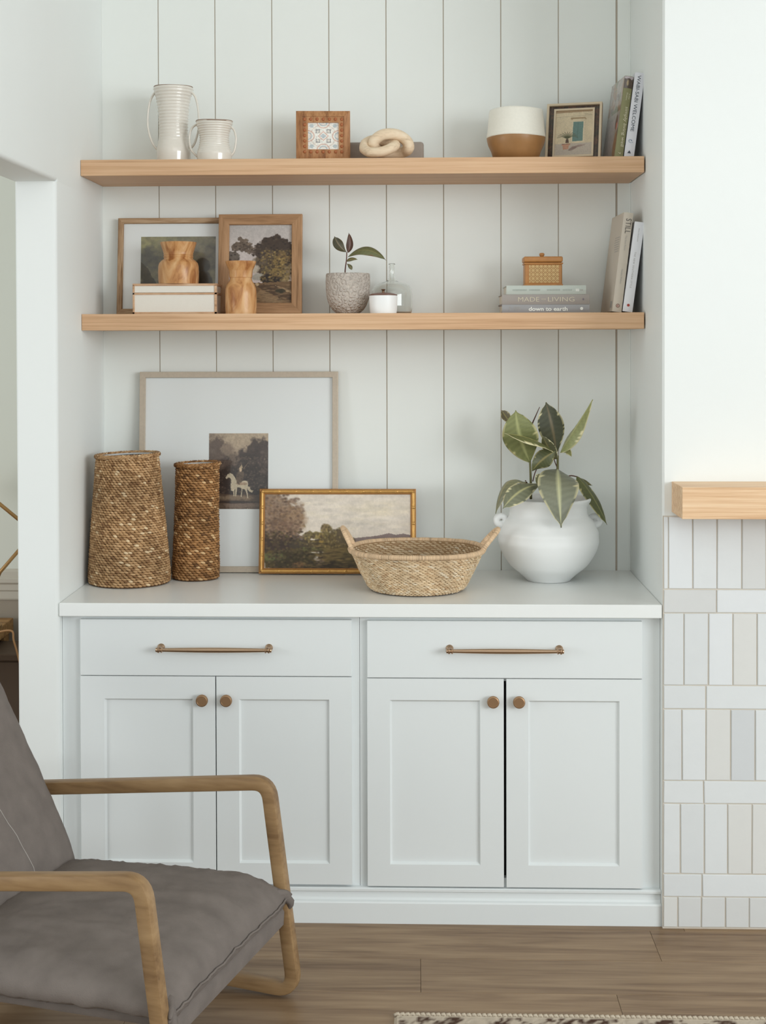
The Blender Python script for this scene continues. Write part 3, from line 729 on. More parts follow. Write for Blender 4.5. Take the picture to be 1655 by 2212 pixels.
for ex, ey, rx, ry, cc in ((.85, .43, .14, .08, (124, 100, 62)), (.78, .5, .12, .08, (140, 116, 68)), (.92, .56, .14, .1, (112, 92, 56)), (.74, .62, .13, .08, (134, 112, 64)), (.88, .68, .12, .06, (118, 98, 58)), (.62, .37, .1, .05, (92, 78, 64)), (.5, .46, .1, .05, (104, 90, 70)), (.6, .56, .08, .06, (104, 92, 64))): cv.ell(ex, ey, rx, ry, cc, .5, .6, 18, int(ex*70), .8)
cv.ell(.42, .56, .07, .05, (176, 166, 148), .3, .4, 12, 3, .8); cv.ell(.48, .66, .1, .05, (150, 148, 136), .3, .4, 12, 4, .8); cv.ell(.66, .7, .16, .06, (42, 34, 28), .2, .4, 12, 4)
cv.poly([(0, .74), (.4, .74), (1, .72), (1, 1), (0, 1)], (112, 88, 62), 1, .03); cv.poly([(.4, .76), (.75, .76), (1, .9), (1, .97), (.8, .93)], (74, 56, 40), .9, .04)
cv.poly([(.5, .82), (.9, .98), (.7, 1), (.4, .95)], (134, 110, 80), .8, .03); cv.poly([(.7, .76), (1, .84), (1, .88)], (176, 150, 116), .9, .03); cv.ell(.82, .84, .08, .03, (52, 48, 34), .3); cv.ell(.45, .76, .03, .02, (182, 160, 130), .4); dk = lambda c: c.sum() < 330
cv.dabs(420, 0, 1, .15, .72, [(58, 48, 42), (92, 80, 66), (76, 64, 52), (48, 40, 36)], .022, .014, 1, .7, dk)
cv.dabs(260, .5, 1, .32, .72, [(134, 112, 66), (112, 92, 56), (150, 128, 80), (70, 58, 42)], .02, .013, 2, .65, lambda c: c.sum() < 360)
cv.dabs(150, .05, .42, .18, .36, [(104, 90, 78), (84, 72, 62), (120, 104, 90)], .022, .012, 3, .7, lambda c: c.sum() < 400)
cv.dabs(200, 0, 1, .76, 1, [(124, 98, 70), (92, 72, 52), (150, 124, 92), (72, 56, 42)], .05, .008, 4, .5)
cv.tex(.06, 34, 5); cv.tex(.06, 90, 6)
cv.mesh('tree_painting', PAINTM, t, -cw/2, .033, -.0115, 1.15)
# linen keepsake box
Y = -.205
xa, xr = at(286.5, 640, Y).x, at(468.5, 640, Y).x; zt = at(380, 612.5, Y).z; zt2 = zt
t = thing('keepsake_box', 'cream fabric box with wooden edges carrying the wider turned jar', 'box', ((xa+xr)/2, Y, S2T))
LIN = mat('cream_linen', C(232, 228, 218, 1.05), 0.85, noise=0.02, nscale=200, bump=0.2, bscale=600)
EDG = wood('box_edge_wood', [C(160, 124, 94, 1.1), C(196, 158, 124, 1.1), C(210, 180, 150, 1.1)], 'X', 5, 0.55, stretch=6)
D_ = .13; zl = at(380, 632, Y).z
b = B(); box(b, (xa+.004, Y+.003, S2T+.004), (xr-.003, Y+D_-.003, zl-.003), .001); part('body', b, LIN, t)
b = B(); e = .0058
def bar(x0, x1, y0, y1, z0, z1): box(b, (x0, y0, z0), (x1, y1, z1), .0006)
for y0, y1 in ((Y, Y+e), (Y+D_-e, Y+D_)):
    bar(xa, xr, y0, y1, S2T+.0005, S2T+e+.002); bar(xa, xr, y0, y1, zl-.0062, zl-.0006); bar(xa, xa+e, y0, y1, S2T, zl-.001); bar(xr-e-.002, xr, y0, y1, S2T, zl-.001)
for x0, x1 in ((xa, xa+e), (xr-e, xr)):
    bar(x0, x1, Y, Y+D_, S2T+.0005, S2T+e); bar(x0, x1, Y, Y+D_, zl-.0062, zl-.0006)
part('wooden_edging', b, EDG, t)
b = B(); box(b, (xa+.003, Y+.003, zl), (xr-.003, Y+D_-.003, zt-.004), .001); ld = part('lid', b, LIN, t)
b = B()
bar(xa, xr, Y, Y+D_, zt-.0068, zt)
for y0 in (Y, Y+D_-e): bar(xa, xa+e, y0, y0+e, zl, zt-.004); bar(xr-e-.002, xr, y0, y0+e, zl, zt-.004)
part('lid_edging', b, EDG, ld)
# turned jars
def jar(label, prof, cx, Y, zb, seed):
    x0 = at(cx, 600, Y).x; sc = (at(cx+100, 600, Y).x-x0)/100
    pf = [(r*sc, at(cx, y, Y).z) for r, y in prof]; dz = zb-pf[-1][1]
    pf = [(r, z+dz+.0004) for r, z in pf][::-1]
    t = thing('wooden_jar', label, 'jar', (x0, Y, zb), (0, 0, seed))
    top = pf[-1]
    b = B(); lathe(b, [(r, z-zb) for r, z in pf+[(top[0]-.0015, top[1]+.0006), (top[0]-.004, top[1]-.001), (top[0]*.78, top[1]-.018), (top[0]*.74, top[1]-.05), (.002, top[1]-.06)]], 0, 0, 56)
    part('body', b, JAR, t, local=True, smooth='auto')
jar('wide turned wooden jar with flared rim, standing on the cream box', [(39, 521), (38.5, 524), (34, 538), (31.5, 546), (32, 548), (31, 550), (32.3, 552.5), (31, 555), (32, 557.5), (37, 561), (41.5, 566), (43.3, 573), (43.8, 585), (43.6, 600), (42.6, 611)], 385.8, -.15, zt2, .4)
jar('slim turned wooden jar with ringed neck, standing in front of the oak frame', [(33.3, 563), (33, 566), (29, 576), (25, 584), (24.2, 588), (24.5, 591), (23.4, 593), (24.6, 596), (23.2, 599), (24.2, 603), (25, 606), (30, 613), (33, 622), (33.8, 632), (34, 660), (33, 677)], 520.3, -.19, S2T, 2.2)
# stone pot with a sprig
STN = mat('carved_grey_stone', C(190, 180, 170, 1.1), 0.9, noise=0.16, nscale=70)
m, nt, bb = STN, STN.node_tree, STN.node_tree.nodes['Principled BSDF']
vo = nt.nodes.new('ShaderNodeTexVoronoi'); vo.inputs['Scale'].default_value = 75; tc = nt.nodes.new('ShaderNodeTexCoord'); nz = nt.nodes.new('ShaderNodeTexNoise'); nz.inputs['Scale'].default_value = 40
wv = nt.nodes.new('ShaderNodeMath'); wv.operation = 'SINE'; ml = nt.nodes.new('ShaderNodeMath'); ml.operation = 'MULTIPLY'; ml.inputs[1].default_value = 9
bp = nt.nodes.new('ShaderNodeBump'); bp.inputs['Strength'].default_value = .7; bp.inputs['Distance'].default_value = .003
nt.links.new(tc.outputs['Object'], vo.inputs['Vector']); nt.links.new(vo.outputs['Distance'], ml.inputs[0]); nt.links.new(ml.outputs[0], wv.inputs[0]); nt.links.new(wv.outputs[0], bp.inputs['Height']); nt.links.new(bp.outputs[0], bb.inputs['Normal'])
Y = -.16
def lathe_px(prof, cx, yref, Y, zb):
    x0 = at(cx, yref, Y).x; sc = (at(cx+100, yref, Y).x-x0)/100
    pf = [(r*sc, at(cx, y, Y).z) for r, y in prof]; dz = zb-pf[-1][1]
    return x0, [(r, z+dz+.0003) for r, z in pf][::-1]
x0, pf = lathe_px([(47, 588.5), (47.8, 592), (48.2, 605), (47.8, 620), (46.8, 634), (44.5, 646), (40, 657), (34, 666), (27, 672), (24, 675)], 751.8, 640, Y, S2T)
t = thing('stone_planter', 'rough grey stone pot with a small dark leaved sprig growing in it', 'potted plant', (x0, Y, S2T))
zt = pf[-1][1]; R = pf[-1][0]
b = B(); lathe(b, pf+[(R-.002, zt+.0015), (R-.006, zt+.001), (R-.008, zt-.004), (R-.009, zt-.014)], x0, Y, 64); part('pot', b, STN, t, smooth=True)
SOIL = mat('potting_soil', C(62, 46, 36), 0.95, bump=0.6, bscale=150)
b = B(); lathe(b, [(R-.007, zt-.02), (R-.008, zt-.012), (.002, zt-.009)], x0, Y, 40); part('soil', b, SOIL, t)
STEM = mat('reddish_stem', C(92, 52, 42), 0.5); STEMG = mat('green_stem', C(112, 108, 66), 0.5)
def leaf(t, base, tip, width, ctrl=None, nrm=(0, -1, 0), fold=.25, inner=(88, 92, 64), edge=None, rib=(150, 140, 90), back=None, shape=.45, seed=0, mw=.12, ns=12, nt_=30, tipn=1.0, gain=1.15, name='leaf'):
    r_ = np.random.RandomState(seed)
    A = Vector(base); Z_ = Vector(tip); Cc = Vector(ctrl) if ctrl is not None else (A+Z_)/2
    nr = Vector(nrm).normalized(); V = []; cols = []
    def ln(c): 
        v = np.array(c)/255.; return np.where(v <= .04045, v/12.92, ((v+.055)/1.055)**2.4)*gain
    inn = ln(inner); rb = ln(rib); ed = ln(edge) if edge is not None else inn*.8
    ph = r_.rand(6)*6
    for i in range(nt_+1):
        u = i/nt_; p = A*(1-u)**2+Cc*2*u*(1-u)+Z_*u*u; d = ((Cc-A)*(1-u)+(Z_-Cc)*u).normalized()
        side = d.cross(nr); side.normalize(); nn = side.cross(d).normalized()
        pk = shape; uu = u**(math.log(.5)/math.log(pk)); wv_ = math.sin(PI*uu)**.8*(1-.15*u**6)
        if u > .9: wv_ *= (1-(u-.9)*10)**.7*.9+.1*(1-u)*10
        hw_ = width/2*max(wv_, .02 if i else .02)
        for j in range(ns+1):
            s = -1+2*j/ns
            wob = .03*width*math.sin(u*9+ph[0]+(2 if s > 0 else 0))*abs(s)**2
            q = p+side*(s*hw_)+nn*(-fold*hw_*abs(s)**1.3*1.0+wob+.02*hw_*math.sin(u*70)*(abs(s)*(1-abs(s)))*2)
            V.append(q)
            m_ = mw+.07*math.sin(u*13+ph[1]+s)+.05*math.sin(u*37+ph[2]*(1 if s > 0 else 2))+.05*math.sin(u*71+ph[3])
            k = 1 if (edge is not None and abs(s) > 1-m_) else 0
            c = inn*(1+.14*math.sin(u*5+ph[4])+.10*math.sin(u*60+abs(s)*7)*(abs(s) > .1)); c = c*(1-k)+ed*k
            if abs(s) < .02 and u < .97: c = rb
            cols.append(np.clip(c, 0, .95))
    F = []
    for i in range(nt_):
        for j in range(ns):
            a = i*(ns+1)+j; F.append((a, a+1, a+ns+2, a+ns+1))
    o = raw(name, [tuple(v) for v in V], F, LEAF, t, np.array(cols), True)
    so = o.modifiers.new('thickness', 'SOLIDIFY'); so.thickness = .0006
    return o
def stem(t, pts, r0_, m, r1=None):
    b = B(); pp = smoothpts(pts, 5); n_ = len(pp); tube(b, pp, [r0_+((r1 or r0_)-r0_)*i/n_ for i in range(n_)], 8); part('stem', b, m, t, smooth=True)
a = lambda x, y, d=0: at(x, y, Y+d)
stem(t, [a(745.5, 592), a(746, 580), a(748.5, 562), a(749.3, 545)], .0022, STEM, .0016)
leaf(t, a(749.5, 545), a(722.5, 510.5, -.01), .033, a(731, 533, -.01), (.15, -1, .2), .25, (70, 66, 44), (96, 76, 56), (110, 92, 58), seed=1, mw=.06, shape=.6)
leaf(t, a(751.5, 546, .004), a(753.4, 503, .006), .024, a(761, 527, .004), (.5, -1, 0), .3, (78, 52, 40), None, (110, 70, 52), seed=2)
leaf(t, a(751.5, 555), a(834.6, 562.5, -.03), .036, a(790, 521, -.03), (-.1, -.75, .65), .25, (98, 100, 68), (112, 84, 60), (128, 124, 84), seed=3, mw=.05, shape=.5)
leaf(t, a(748.5, 565), a(772.5, 560.8, -.01), .013, a(758, 556, -.01), (0, -1, .5), .2, (96, 88, 56), None, seed=4)
leaf(t, a(748.7, 570), a(760.5, 583.5, -.01), .013, a(756, 571, -.01), (.2, -1, .3), .2, (92, 88, 62), None, seed=5, shape=.65)
# sugar pot
Y = -.235
x0, pf = lathe_px([(30.6, 636.5), (30.6, 640), (30.2, 655), (29.5, 668), (28.5, 675)], 828.2, 650, Y, S2T)
t = thing('lidded_pot', 'small white ceramic pot with a brown knobbed lid before the glass bottle', 'pot', (x0, Y, S2T))
zt = pf[-1][1]; b = B(); lathe(b, pf+[(pf[-1][0]-.002, zt+.0006), (.002, zt)], x0, Y, 56); part('body', b, PLW, t, smooth='auto')
LID = mat('dark_brown_wood_lid', C(112, 66, 46, 1.1), 0.35, noise=0.2, nscale=90)
b = B(); lathe(b, [(pf[-1][0]+.0005, zt+.0008), (pf[-1][0]+.0005, zt+.0022), (pf[-1][0]*.8, zt+.0062), (pf[-1][0]*.45, zt+.009), (.002, zt+.010)], x0, Y, 56); ld = part('lid', b, LID, t, smooth='auto')
b = B(); lathe(b, [(.0042, zt+.008), (.0034, zt+.0125), (.0046, zt+.0165), (.0067, zt+.0185), (.0069, zt+.0198), (.0055, zt+.0203), (.001, zt+.0203)], x0, Y, 24); part('knob', b, mat('bronze_knob', C(120, 92, 68), 0.35, metal=.6), ld, smooth='auto')
# glass bottle
GL = bpy.data.materials.new('clear_glass'); GL.use_nodes = True; gb_ = GL.node_tree.nodes['Principled BSDF']
gb_.inputs['Transmission Weight'].default_value = 1; gb_.inputs['Roughness'].default_value = .01; gb_.inputs['IOR'].default_value = 1.45; gb_.inputs['Base Color'].default_value = (.975, .985, .97, 1)
Y = -.092
x0, pf = lathe_px([(6.9, 566), (7.1, 567.5), (6.2, 569), (6.0, 585), (6.4, 596), (8.5, 601), (15, 605), (28, 608.5), (37, 613), (42, 621), (44, 632), (44, 655), (43.5, 668), (41, 675)], 846.8, 620, Y, S2T)
t = thing('glass_bottle', 'clear round glass bottle with a narrow neck behind the white pot', 'bottle', (x0, Y, S2T))
ins = [(max(r-.0018, .001), z-.0006) for r, z in pf[::-1]]; ins[-1] = (ins[-1][0], S2T+.003)
b = B(); lathe(b, pf+ins, x0, Y, 64, close=True); part('glass', b, GL, t, smooth=True)
# stacked books
zz = S2T
cx0 = at(1084, 650, -.235).x; cx1 = at(1273.5, 650, -.235).x
def flat(label, xa, xb, ya, yb, cov, zz, yaw=0.0, dep=.2):
    Yb_ = -.245; L = at(xb, 650, Yb_).x-at(xa, 650, Yb_).x; th = (yb-ya)*(5-.55)/3127.6*.995
    # lying: local thickness axis -> up, height axis -> +x ; spine towards the viewer
    t = thing('book', label, 'book', (at(xa, 650, Yb_).x, Yb_, zz), (0, PI/2, yaw))
    t.rotation_euler = (0, PI/2, yaw); return t, L, th
def flatbook(label, xa, xb, th, cov, zz, dep=.19, yaw=0.0):
    Yb_ = -.245; x0_ = at(xa, 650, Yb_).x; L = at(xb, 650, Yb_).x-x0_
    t = book(label, (x0_, Yb_, zz+th), (0, PI/2, 0), L, th, dep, cov); return t, L
# in the lying book local x points down and local z points to the right
TX = (0, 0, 1); TU = (-1, 0, 0)
g3 = 'books'
BK1 = mat('slate_grey_cloth', C(150, 149, 150, 1.15), .55); BK2 = mat('warm_taupe_cloth', C(152, 144, 138, 1.15), .6); BK3 = mat('pale_sage_cover', C(184, 190, 182, 1.1), .45)
th1, th2, th3 = .0255, .0305, .0272
t, L = flatbook('grey book with bold white lettering, bottom of the stack of three', 1084.5, 1273.5, th1, BK1, S2T+.0002)
text('down to earth', (.0195, sp, L*.305), TX, TU, L*.445, .0125, INKW, t, 'spine_lettering', bold=.028)
def strokes(t, runs, x0, x1, m):
    # faint lettering too small to read: one short bar per character
    b = B()
    for z0, z1 in runs:
        n_ = max(1, int((z1-z0)/.0042))
        for k in range(n_):
            a_ = z0+(z1-z0)*k/n_; b.faces.new([b.verts.new(p) for p in ((x0, sp-.0005, a_), (x1, sp-.0005, a_), (x1, sp-.0005, a_+.0024), (x0, sp-.0005, a_+.0024))])
    tag(part('faint_lettering', b, m, t, local=True), kind='stuff')
strokes(t, [(L*.085, L*.1)], .006, .020, INKL)
b = B()
for k in range(16):
    a_ = k*2.4; q = .0085*math.sqrt(k/16); c0 = (.0125+q*.9*math.cos(a_), L*.17+q*1.5*math.sin(a_)); b.faces.new([b.verts.new((c0[0]+.0013*math.cos(j*PI/3), sp-.0006, c0[1]+.0019*math.sin(j*PI/3))) for j in range(6)])
part('leafy_emblem', b, INKL, t, local=True)
b = B(); b.faces.new([b.verts.new((.0125+.0047*math.cos(j*PI/12), sp-.0006, L*.91+.0047*math.sin(j*PI/12))) for j in range(24)]); part('round_emblem', b, INKW, t, local=True)
zz = S2T+th1+.0006
t, L = flatbook('taupe book with thin pale capitals, middle of the stack of three', 1084.2, 1273.3, th2, BK2, zz)
text('MADE', (.0215, sp, L*.187), TX, TU, L*.24, .0135, INKC, t, 'spine_lettering', bold=-.012); text('LIVING', (.0215, sp, L*.528), TX, TU, L*.30, .0135, INKC, t, 'spine_lettering', bold=-.012); text('FOR', (.0165, sp, L*.455), TX, TU, L*.05, .0035, INKC, t, 'spine_lettering')
b = B(); b.faces.new([b.verts.new((.015+.0035*math.cos(j*PI/8), sp-.0006, L*.93+.0028*math.sin(j*PI/8))) for j in range(16)]); part('round_emblem', b, mat('ink_mauve', C(126, 118, 126), .6), t, local=True)
zz += th2+.0004
t, L = flatbook('pale sage green book under the rattan box, top of the stack', 1094, 1266, th3, BK3, zz)
INKS = mat('ink_sage', C(164, 172, 164), .6)
strokes(t, [(L*.08, L*.26), (L*.29, L*.43), (L*.51, L*.68), (L*.71, L*.83)], .0115, .0165, INKS)
b = B()
for k in range(3): box(b, (.0105, sp-.0007, L*.872+k*.0034), (.0185, sp-.0001, L*.872+k*.0034+.0026))
part('white_mark', b, INKW, t, local=True)
strokes(t, [(L*.93, L*.965)], .012, .017, INKL)
zz += th3+.0004
# rattan box with cane panel
Yc = -.2
xa, xb = at(1134, 585, Yc).x, at(1215, 585, Yc).x; z1 = at(1170, 569, Yc).z; zt = at(1170, 554, Yc).z
t = thing('rattan_box', 'small lidded rattan box with a woven cane front on the book stack', 'box', ((xa+xb)/2, Yc, zz))
RAT = mat('honey_rattan', C(176, 122, 68, 1.15), .4, noise=.2, nscale=50, bump=.2, bscale=120)
CANE = mat('pale_cane', C(222, 192, 136, 1.1), .5)
D_ = .075
b = B(); box(b, (xa, Yc, zz+.0003), (xb, Yc+D_, z1), .006, 3); part('body', b, RAT, t, smooth='auto')
b = B(); box(b, (xa-.002, Yc-.002, zz+.0003), (xb+.002, Yc+D_+.002, zz+.006), .002, 2); part('rattan_band', b, RAT, t, smooth='auto'); b = B(); box(b, (xa-.0025, Yc-.0025, z1-.003), (xb+.0025, Yc+D_+.0025, z1+.003), .0025, 2); part('rattan_band', b, RAT, t, smooth='auto')
b = B(); box(b, (xa-.0035, Yc-.0035, z1+.004), (xb+.0015, Yc+D_+.0035, zt), .0045, 3); ld = part('lid', b, RAT, t, smooth='auto')
b = B(); kx = at(1173, 550, Yc).x; lathe(b, [(.004, zt-.001), (.006, zt+.003), (.0082, zt+.007), (.0075, zt+.0115), (.004, zt+.013), (.001, zt+.0132)], kx, Yc+D_/2, 20); part('knob', b, RAT, ld, smooth=True)
b = B(); ca, cb_ = xa+.013, xb-.011; za_, zb_ = zz+.010, z1-.005
def strip(p, q, w_, yo):
    d = Vector((q[0]-p[0], 0, q[1]-p[1])); L_ = d.length
    if L_ < 1e-4: return
    d /= L_; s = Vector((-d.z, 0, d.x))*w_/2; A_ = Vector((p[0], Yc-yo, p[1])); Bq = Vector((q[0], Yc-yo, q[1])); dn = Vector((0, .0008, 0))
    v = [b.verts.new(x) for x in (A_-s, Bq-s, Bq+s, A_+s)]; v2 = [b.verts.new(x.co+dn) for x in v]
    b.faces.new(v); 
    for k in range(4): b.faces.new((v[k], v[(k+1) % 4], v2[(k+1) % 4], v2[k]))
def clipseg(x0_, z0_, dx_, dz_):
    ts = []
    lo_, hi_ = -1e9, 1e9
    for o_, d_, a_, c in ((x0_, dx_, ca, cb_), (z0_, dz_, za_, zb_)):
        if abs(d_) < 1e-9:
            if o_ < a_ or o_ > c: return None
            continue
        t0, t1 = (a_-o_)/d_, (c-o_)/d_; lo_ = max(lo_, min(t0, t1)); hi_ = min(hi_, max(t0, t1))
    return ((x0_+dx_*lo_, z0_+dz_*lo_), (x0_+dx_*hi_, z0_+dz_*hi_)) if hi_ > lo_ else None
st = .0125; wS = .0013
for k in range(-12, 14):
    for dx_, dz_, yo in ((1, 1, .0022), (1, -1, .0026)):
        s = clipseg(ca+k*st, za_, dx_, dz_)
        if s: strip(*s, wS, yo)
for k in range(0, 9):
    for off in (-.0012, .0012):
        s = clipseg(ca+k*st+off, 0+za_, 0, 1); 
        if s: strip(*s, wS*.8, .0014)
        s = clipseg(ca, za_+k*st+off, 1, 0)
        if s: strip(*s, wS*.8, .0018)
part('cane_weave', b, CANE, t)
# leaning books on the second shelf
t, h_, k_ = upright('thick beige book with tall dark capitals leaning on the lower shelf', 1322.5, 1348.6, 461, 1343.0, -.262, S2T, .22, mat('beige_cloth', C(198, 188, 174, 1.1), .6), .03)
text('STILL', (.0085, sp, h_*.94), DN, RTX, h_*.15, .0165, INKG, t, 'spine_lettering')
text('The Slow Home', (.012, sp, h_*.77), DN, RTX, h_*.15, .0055, INKL, t, 'subtitle_lettering'); text('Natalie Walton', (.012, sp, h_*.43), DN, RTX, h_*.145, .0055, INKL, t, 'author_lettering')
b = B(); n_ = 24
v0 = [b.verts.new((.0145+.006*math.cos(2*PI*j/n_), sp-.0006, .019+.006*math.sin(2*PI*j/n_))) for j in range(n_)]; v1 = [b.verts.new((.0145+.0043*math.cos(2*PI*j/n_), sp-.0006, .019+.0043*math.sin(2*PI*j/n_))) for j in range(n_)]
for j in range(n_): b.faces.new((v0[j], v0[(j+1) % n_], v1[(j+1) % n_], v1[j]))
part('ring_mark', b, mat('ink_brick', C(130, 88, 76), .6), t, local=True); text('&', (.0120, sp, .0165), (1, 0, 0), (0, 0, 1), .005, .005, INKR, t, 'publisher_mark')
for k in range(7): 
    L_ = .085-.008*(k > 3)-.01*(k > 5)
    b = B(); z_ = h_*.76-k*.0072
    v = [b.verts.new(p) for p in ((-.0006, .022, z_), (-.0006, .022+L_, z_), (-.0006, .022+L_, z_-.0019), (-.0006, .022, z_-.0019))]; b.faces.new(v); part('blurb_line', b, INKL, t, local=True)
b = B(); b.faces.new([b.verts.new(p) for p in ((-.0006, .02, .012), (-.0006, .05, .012), (-.0006, .05, .032), (-.0006, .02, .032))]); part('barcode_patch', b, INKL, t, local=True)
t, h_, k_ = upright('plain white book with faint lettering and red dot, rightmost on the lower shelf', 1345, 1371.8, 481.5, 1366.5, -.262, S2T, .2, mat('white_matte_cover', C(222, 222, 226, 1.08), .5), 0)
text('THE NEW SOUTHERN STYLE', (.011, sp, h_*.665), DN, RTX, h_*.40, .0052, INKL, t, 'spine_lettering', spacing=1.3); text('Alyssa Rosenheck', (.013, sp, h_*.93), DN, RTX, h_*.15, .004, INKL, t, 'author_lettering')
b = B(); b.faces.new([b.verts.new((.0145+.0042*math.cos(2*PI*j/n_), sp-.0006, .020+.0042*math.sin(2*PI*j/n_))) for j in range(n_)]); part('red_dot', b, INKR, t, local=True)

# ------------------------------------------------------------------ countertop things
# big pale frame leaning on the planks
px_ = (at(730.2, 1000, -.03).x-at(299.8, 1000, -.03).x)
xa = at(301, 1200, -.05).x; xb = at(731, 1000, -.03).x
lean = .075; Yb = -.0535
ht = (at(515, 804.5, -.015).z-ZC)/math.cos(lean)
t = thing('large_art_print', 'largest frame, pale wood with wide white mat around a sepia rider print', 'picture frame', ((xa+xb)/2, Yb, ZC+.001), (-lean, 0, 0))
w_ = xb-xa; rails(t, w_, ht, .0185, .020, GRY, GRY, chamf=.001)
backing(t, w_, ht, -.008, -.001, WHITEM, 'mat_board')
s_px = w_/430.4
cw, ch = 128.4*s_px, 163*s_px
cv = Canvas(cw, ch, 230, (150, 132, 112))
cv.mix(np.clip(.9-cv.V*2.2, 0, .8)*(.4+.6*cv.U), (176, 158, 134)); cv.tex(.12, 4, 2)
for ex, ey, rx, ry, cc, sd in ((.12, .3, .22, .25, (92, 76, 66), 1), (.35, .42, .22, .16, (104, 88, 76), 2), (.2, .55, .3, .2, (74, 60, 54), 3), (.3, .22, .1, .08, (126, 108, 92), 6), (.8, .25, .14, .18, (70, 58, 52), 4), (.82, .4, .24, .2, (64, 52, 48), 5), (.6, .42, .12, .2, (66, 54, 50), 7), (.8, .6, .3, .3, (54, 44, 40), 8), (.3, .7, .3, .25, (52, 42, 38), 9), (.95, .3, .12, .2, (70, 58, 54), 11), (.6, .6, .3, .2, (54, 44, 40), 12)):
    cv.ell(ex, ey, rx, ry, cc, .35, .5, 14, sd)
for k in range(46):
    ex, ey = rnd.random(), rnd.uniform(.2, .75); g_ = rnd.uniform(82, 128)*(1.1-.45*ey); cv.ell(ex, ey, rnd.uniform(.03, .07), rnd.uniform(.015, .035), (g_, g_*.86, g_*.76), .8, .6, 16, k, .35)
cv.poly([(0, .78), (.3, .8), (.6, .82), (1, .8), (1, 1), (0, 1)], (84, 68, 56), .9, .05); cv.ell(.45, .85, .25, .03, (132, 112, 90), .6, .6, 14, 3, .8); cv.ell(.55, .95, .3, .04, (126, 106, 92), .6, .6, 14, 5, .7); cv.ell(.5, .91, .4, .015, (48, 38, 34), .5, .5, 14, 8, .8)
HR = (192, 178, 152)
def zp(pts): return [((x-120)/1415., (y-90)/1800.) for x, y in pts]
cv.poly(zp([(520, 1150), (570, 1060), (620, 1030), (690, 1060), (750, 1150), (790, 1240), (960, 1215), (1040, 1225), (1060, 1300), (1040, 1390), (960, 1420), (900, 1400), (820, 1370), (760, 1400), (700, 1470), (650, 1450), (640, 1330), (650, 1180), (600, 1130), (550, 1180)]), HR, .95, .008)
cv.poly(zp([(700, 1430), (735, 1420), (735, 1580), (712, 1580)]), HR, .95); cv.poly(zp([(750, 1400), (800, 1370), (775, 1590), (755, 1590)]), HR, .95); cv.poly(zp([(905, 1400), (925, 1400), (905, 1600), (880, 1605)]), HR, .95); cv.poly(zp([(970, 1400), (1030, 1390), (1045, 1500), (1062, 1630), (1040, 1630), (1020, 1510)]), HR, .95)
cv.poly(zp([(1045, 1340), (1100, 1370), (1130, 1440), (1190, 1450), (1150, 1500), (1090, 1480), (1040, 1400)]), HR, .9, .01)
cv.poly(zp([(800, 1010), (860, 985), (950, 1000), (960, 1060), (940, 1210), (900, 1250), (860, 1320), (790, 1290), (770, 1180), (780, 1080)]), (96, 80, 66), .95, .006); cv.ell(*zp([(875, 955)])[0], .025, .028, (190, 166, 138), .3); cv.poly(zp([(830, 930), (870, 880), (905, 815), (925, 900), (920, 935), (880, 910)]), (178, 158, 128), .9)
cv.line(*zp([(930, 950)])[0], *zp([(1060, 790)])[0], .006, (124, 104, 82)); cv.ell(*zp([(915, 1290)])[0], .1, .02, (150, 124, 102), .4, .3, 10, 2, .8); cv.dabs(500, 0, 1, .3, .8, [(60, 50, 46), (92, 78, 68), (48, 40, 36), (112, 96, 82)], .02, .014, 9, .4, lambda c: 90 < c.sum() < 330)
cv.tex(.12, 46, 5)
cv.mesh('sepia_print', PRINT, t, -w_/2+150.6*s_px, ht-(133+163)*s_px, -.0084, 1.15)

# gold bamboo frame with a landscape
lean = .15
xa = at(559.5, 1150, -.095).x; xb = at(899, 1150, -.095).x; ht = (at(730, 1059, -.068).z-ZC)/math.cos(lean)
t = thing('gilt_landscape', 'gold bamboo style frame with a wide country landscape painting', 'picture frame', ((xa+xb)/2, -.0965, ZC+.0025), (-lean, 0, 0))
w_ = xb-xa
GOLD = mat('antique_gilt', C(196, 150, 84, 1.1), .34, metal=.55, noise=.3, nscale=60)
GOLDD = mat('gilt_shadow_line', C(176, 126, 72), .45, metal=.4)
rails(t, w_, ht, .0175, .014, GOLDD, GOLDD, chamf=.002, name='frame_rail')
backing(t, w_, ht, -.006, -.001, DARK)
hw = w_/2; q = .0085
def bamboo(p0, p1, n_):
    p0, p1 = Vector(p0), Vector(p1); L_ = (p1-p0).length; pts = []; rs = []
    for k in range(n_):
        for u, r in ((.0, .0064), (.02, .0076), (.05, .0062), (.12, .0060), (.5, .0056), (.88, .0060), (.95, .0062), (.98, .0076)):
            pts.append(p0.lerp(p1, (k+u)/n_)); rs.append(r)
    pts.append(p1); rs.append(.0058)
    b = B(); tube(b, pts, rs, 10); part('bamboo_moulding', b, GOLD, t, local=True, smooth=True)
bamboo((-hw+q, -.015, q), (hw-q, -.015, q), 9); bamboo((-hw+q, -.015, ht-q), (hw-q, -.015, ht-q), 9); bamboo((-hw+q, -.015, q), (-hw+q, -.015, ht-q), 5); bamboo((hw-q, -.015, q), (hw-q, -.015, ht-q), 5)
cw, ch = w_-.034, ht-.034
cv = Canvas(cw, ch, 330, (204, 192, 178))
cv.ell(.6, .1, .6, .3, (212, 201, 188), 1.2, .3, 5, 2, .7); cv.ell(.75, .2, .2, .1, (216, 202, 176), 1, .5, 6, 3, .6); cv.tex(.05, 8, 3)
cv.poly([(.55, .6), (.66, .585), (.74, .57), (.8, .545), (.85, .525), (.9, .55), (.95, .53), (1, .55), (1, .75), (.5, .75)], (122, 106, 102), .95, .01); cv.poly([(.13, .5), (.2, .52), (.32, .62), (.35, .7), (.1, .7)], (106, 88, 88), .9, .01)
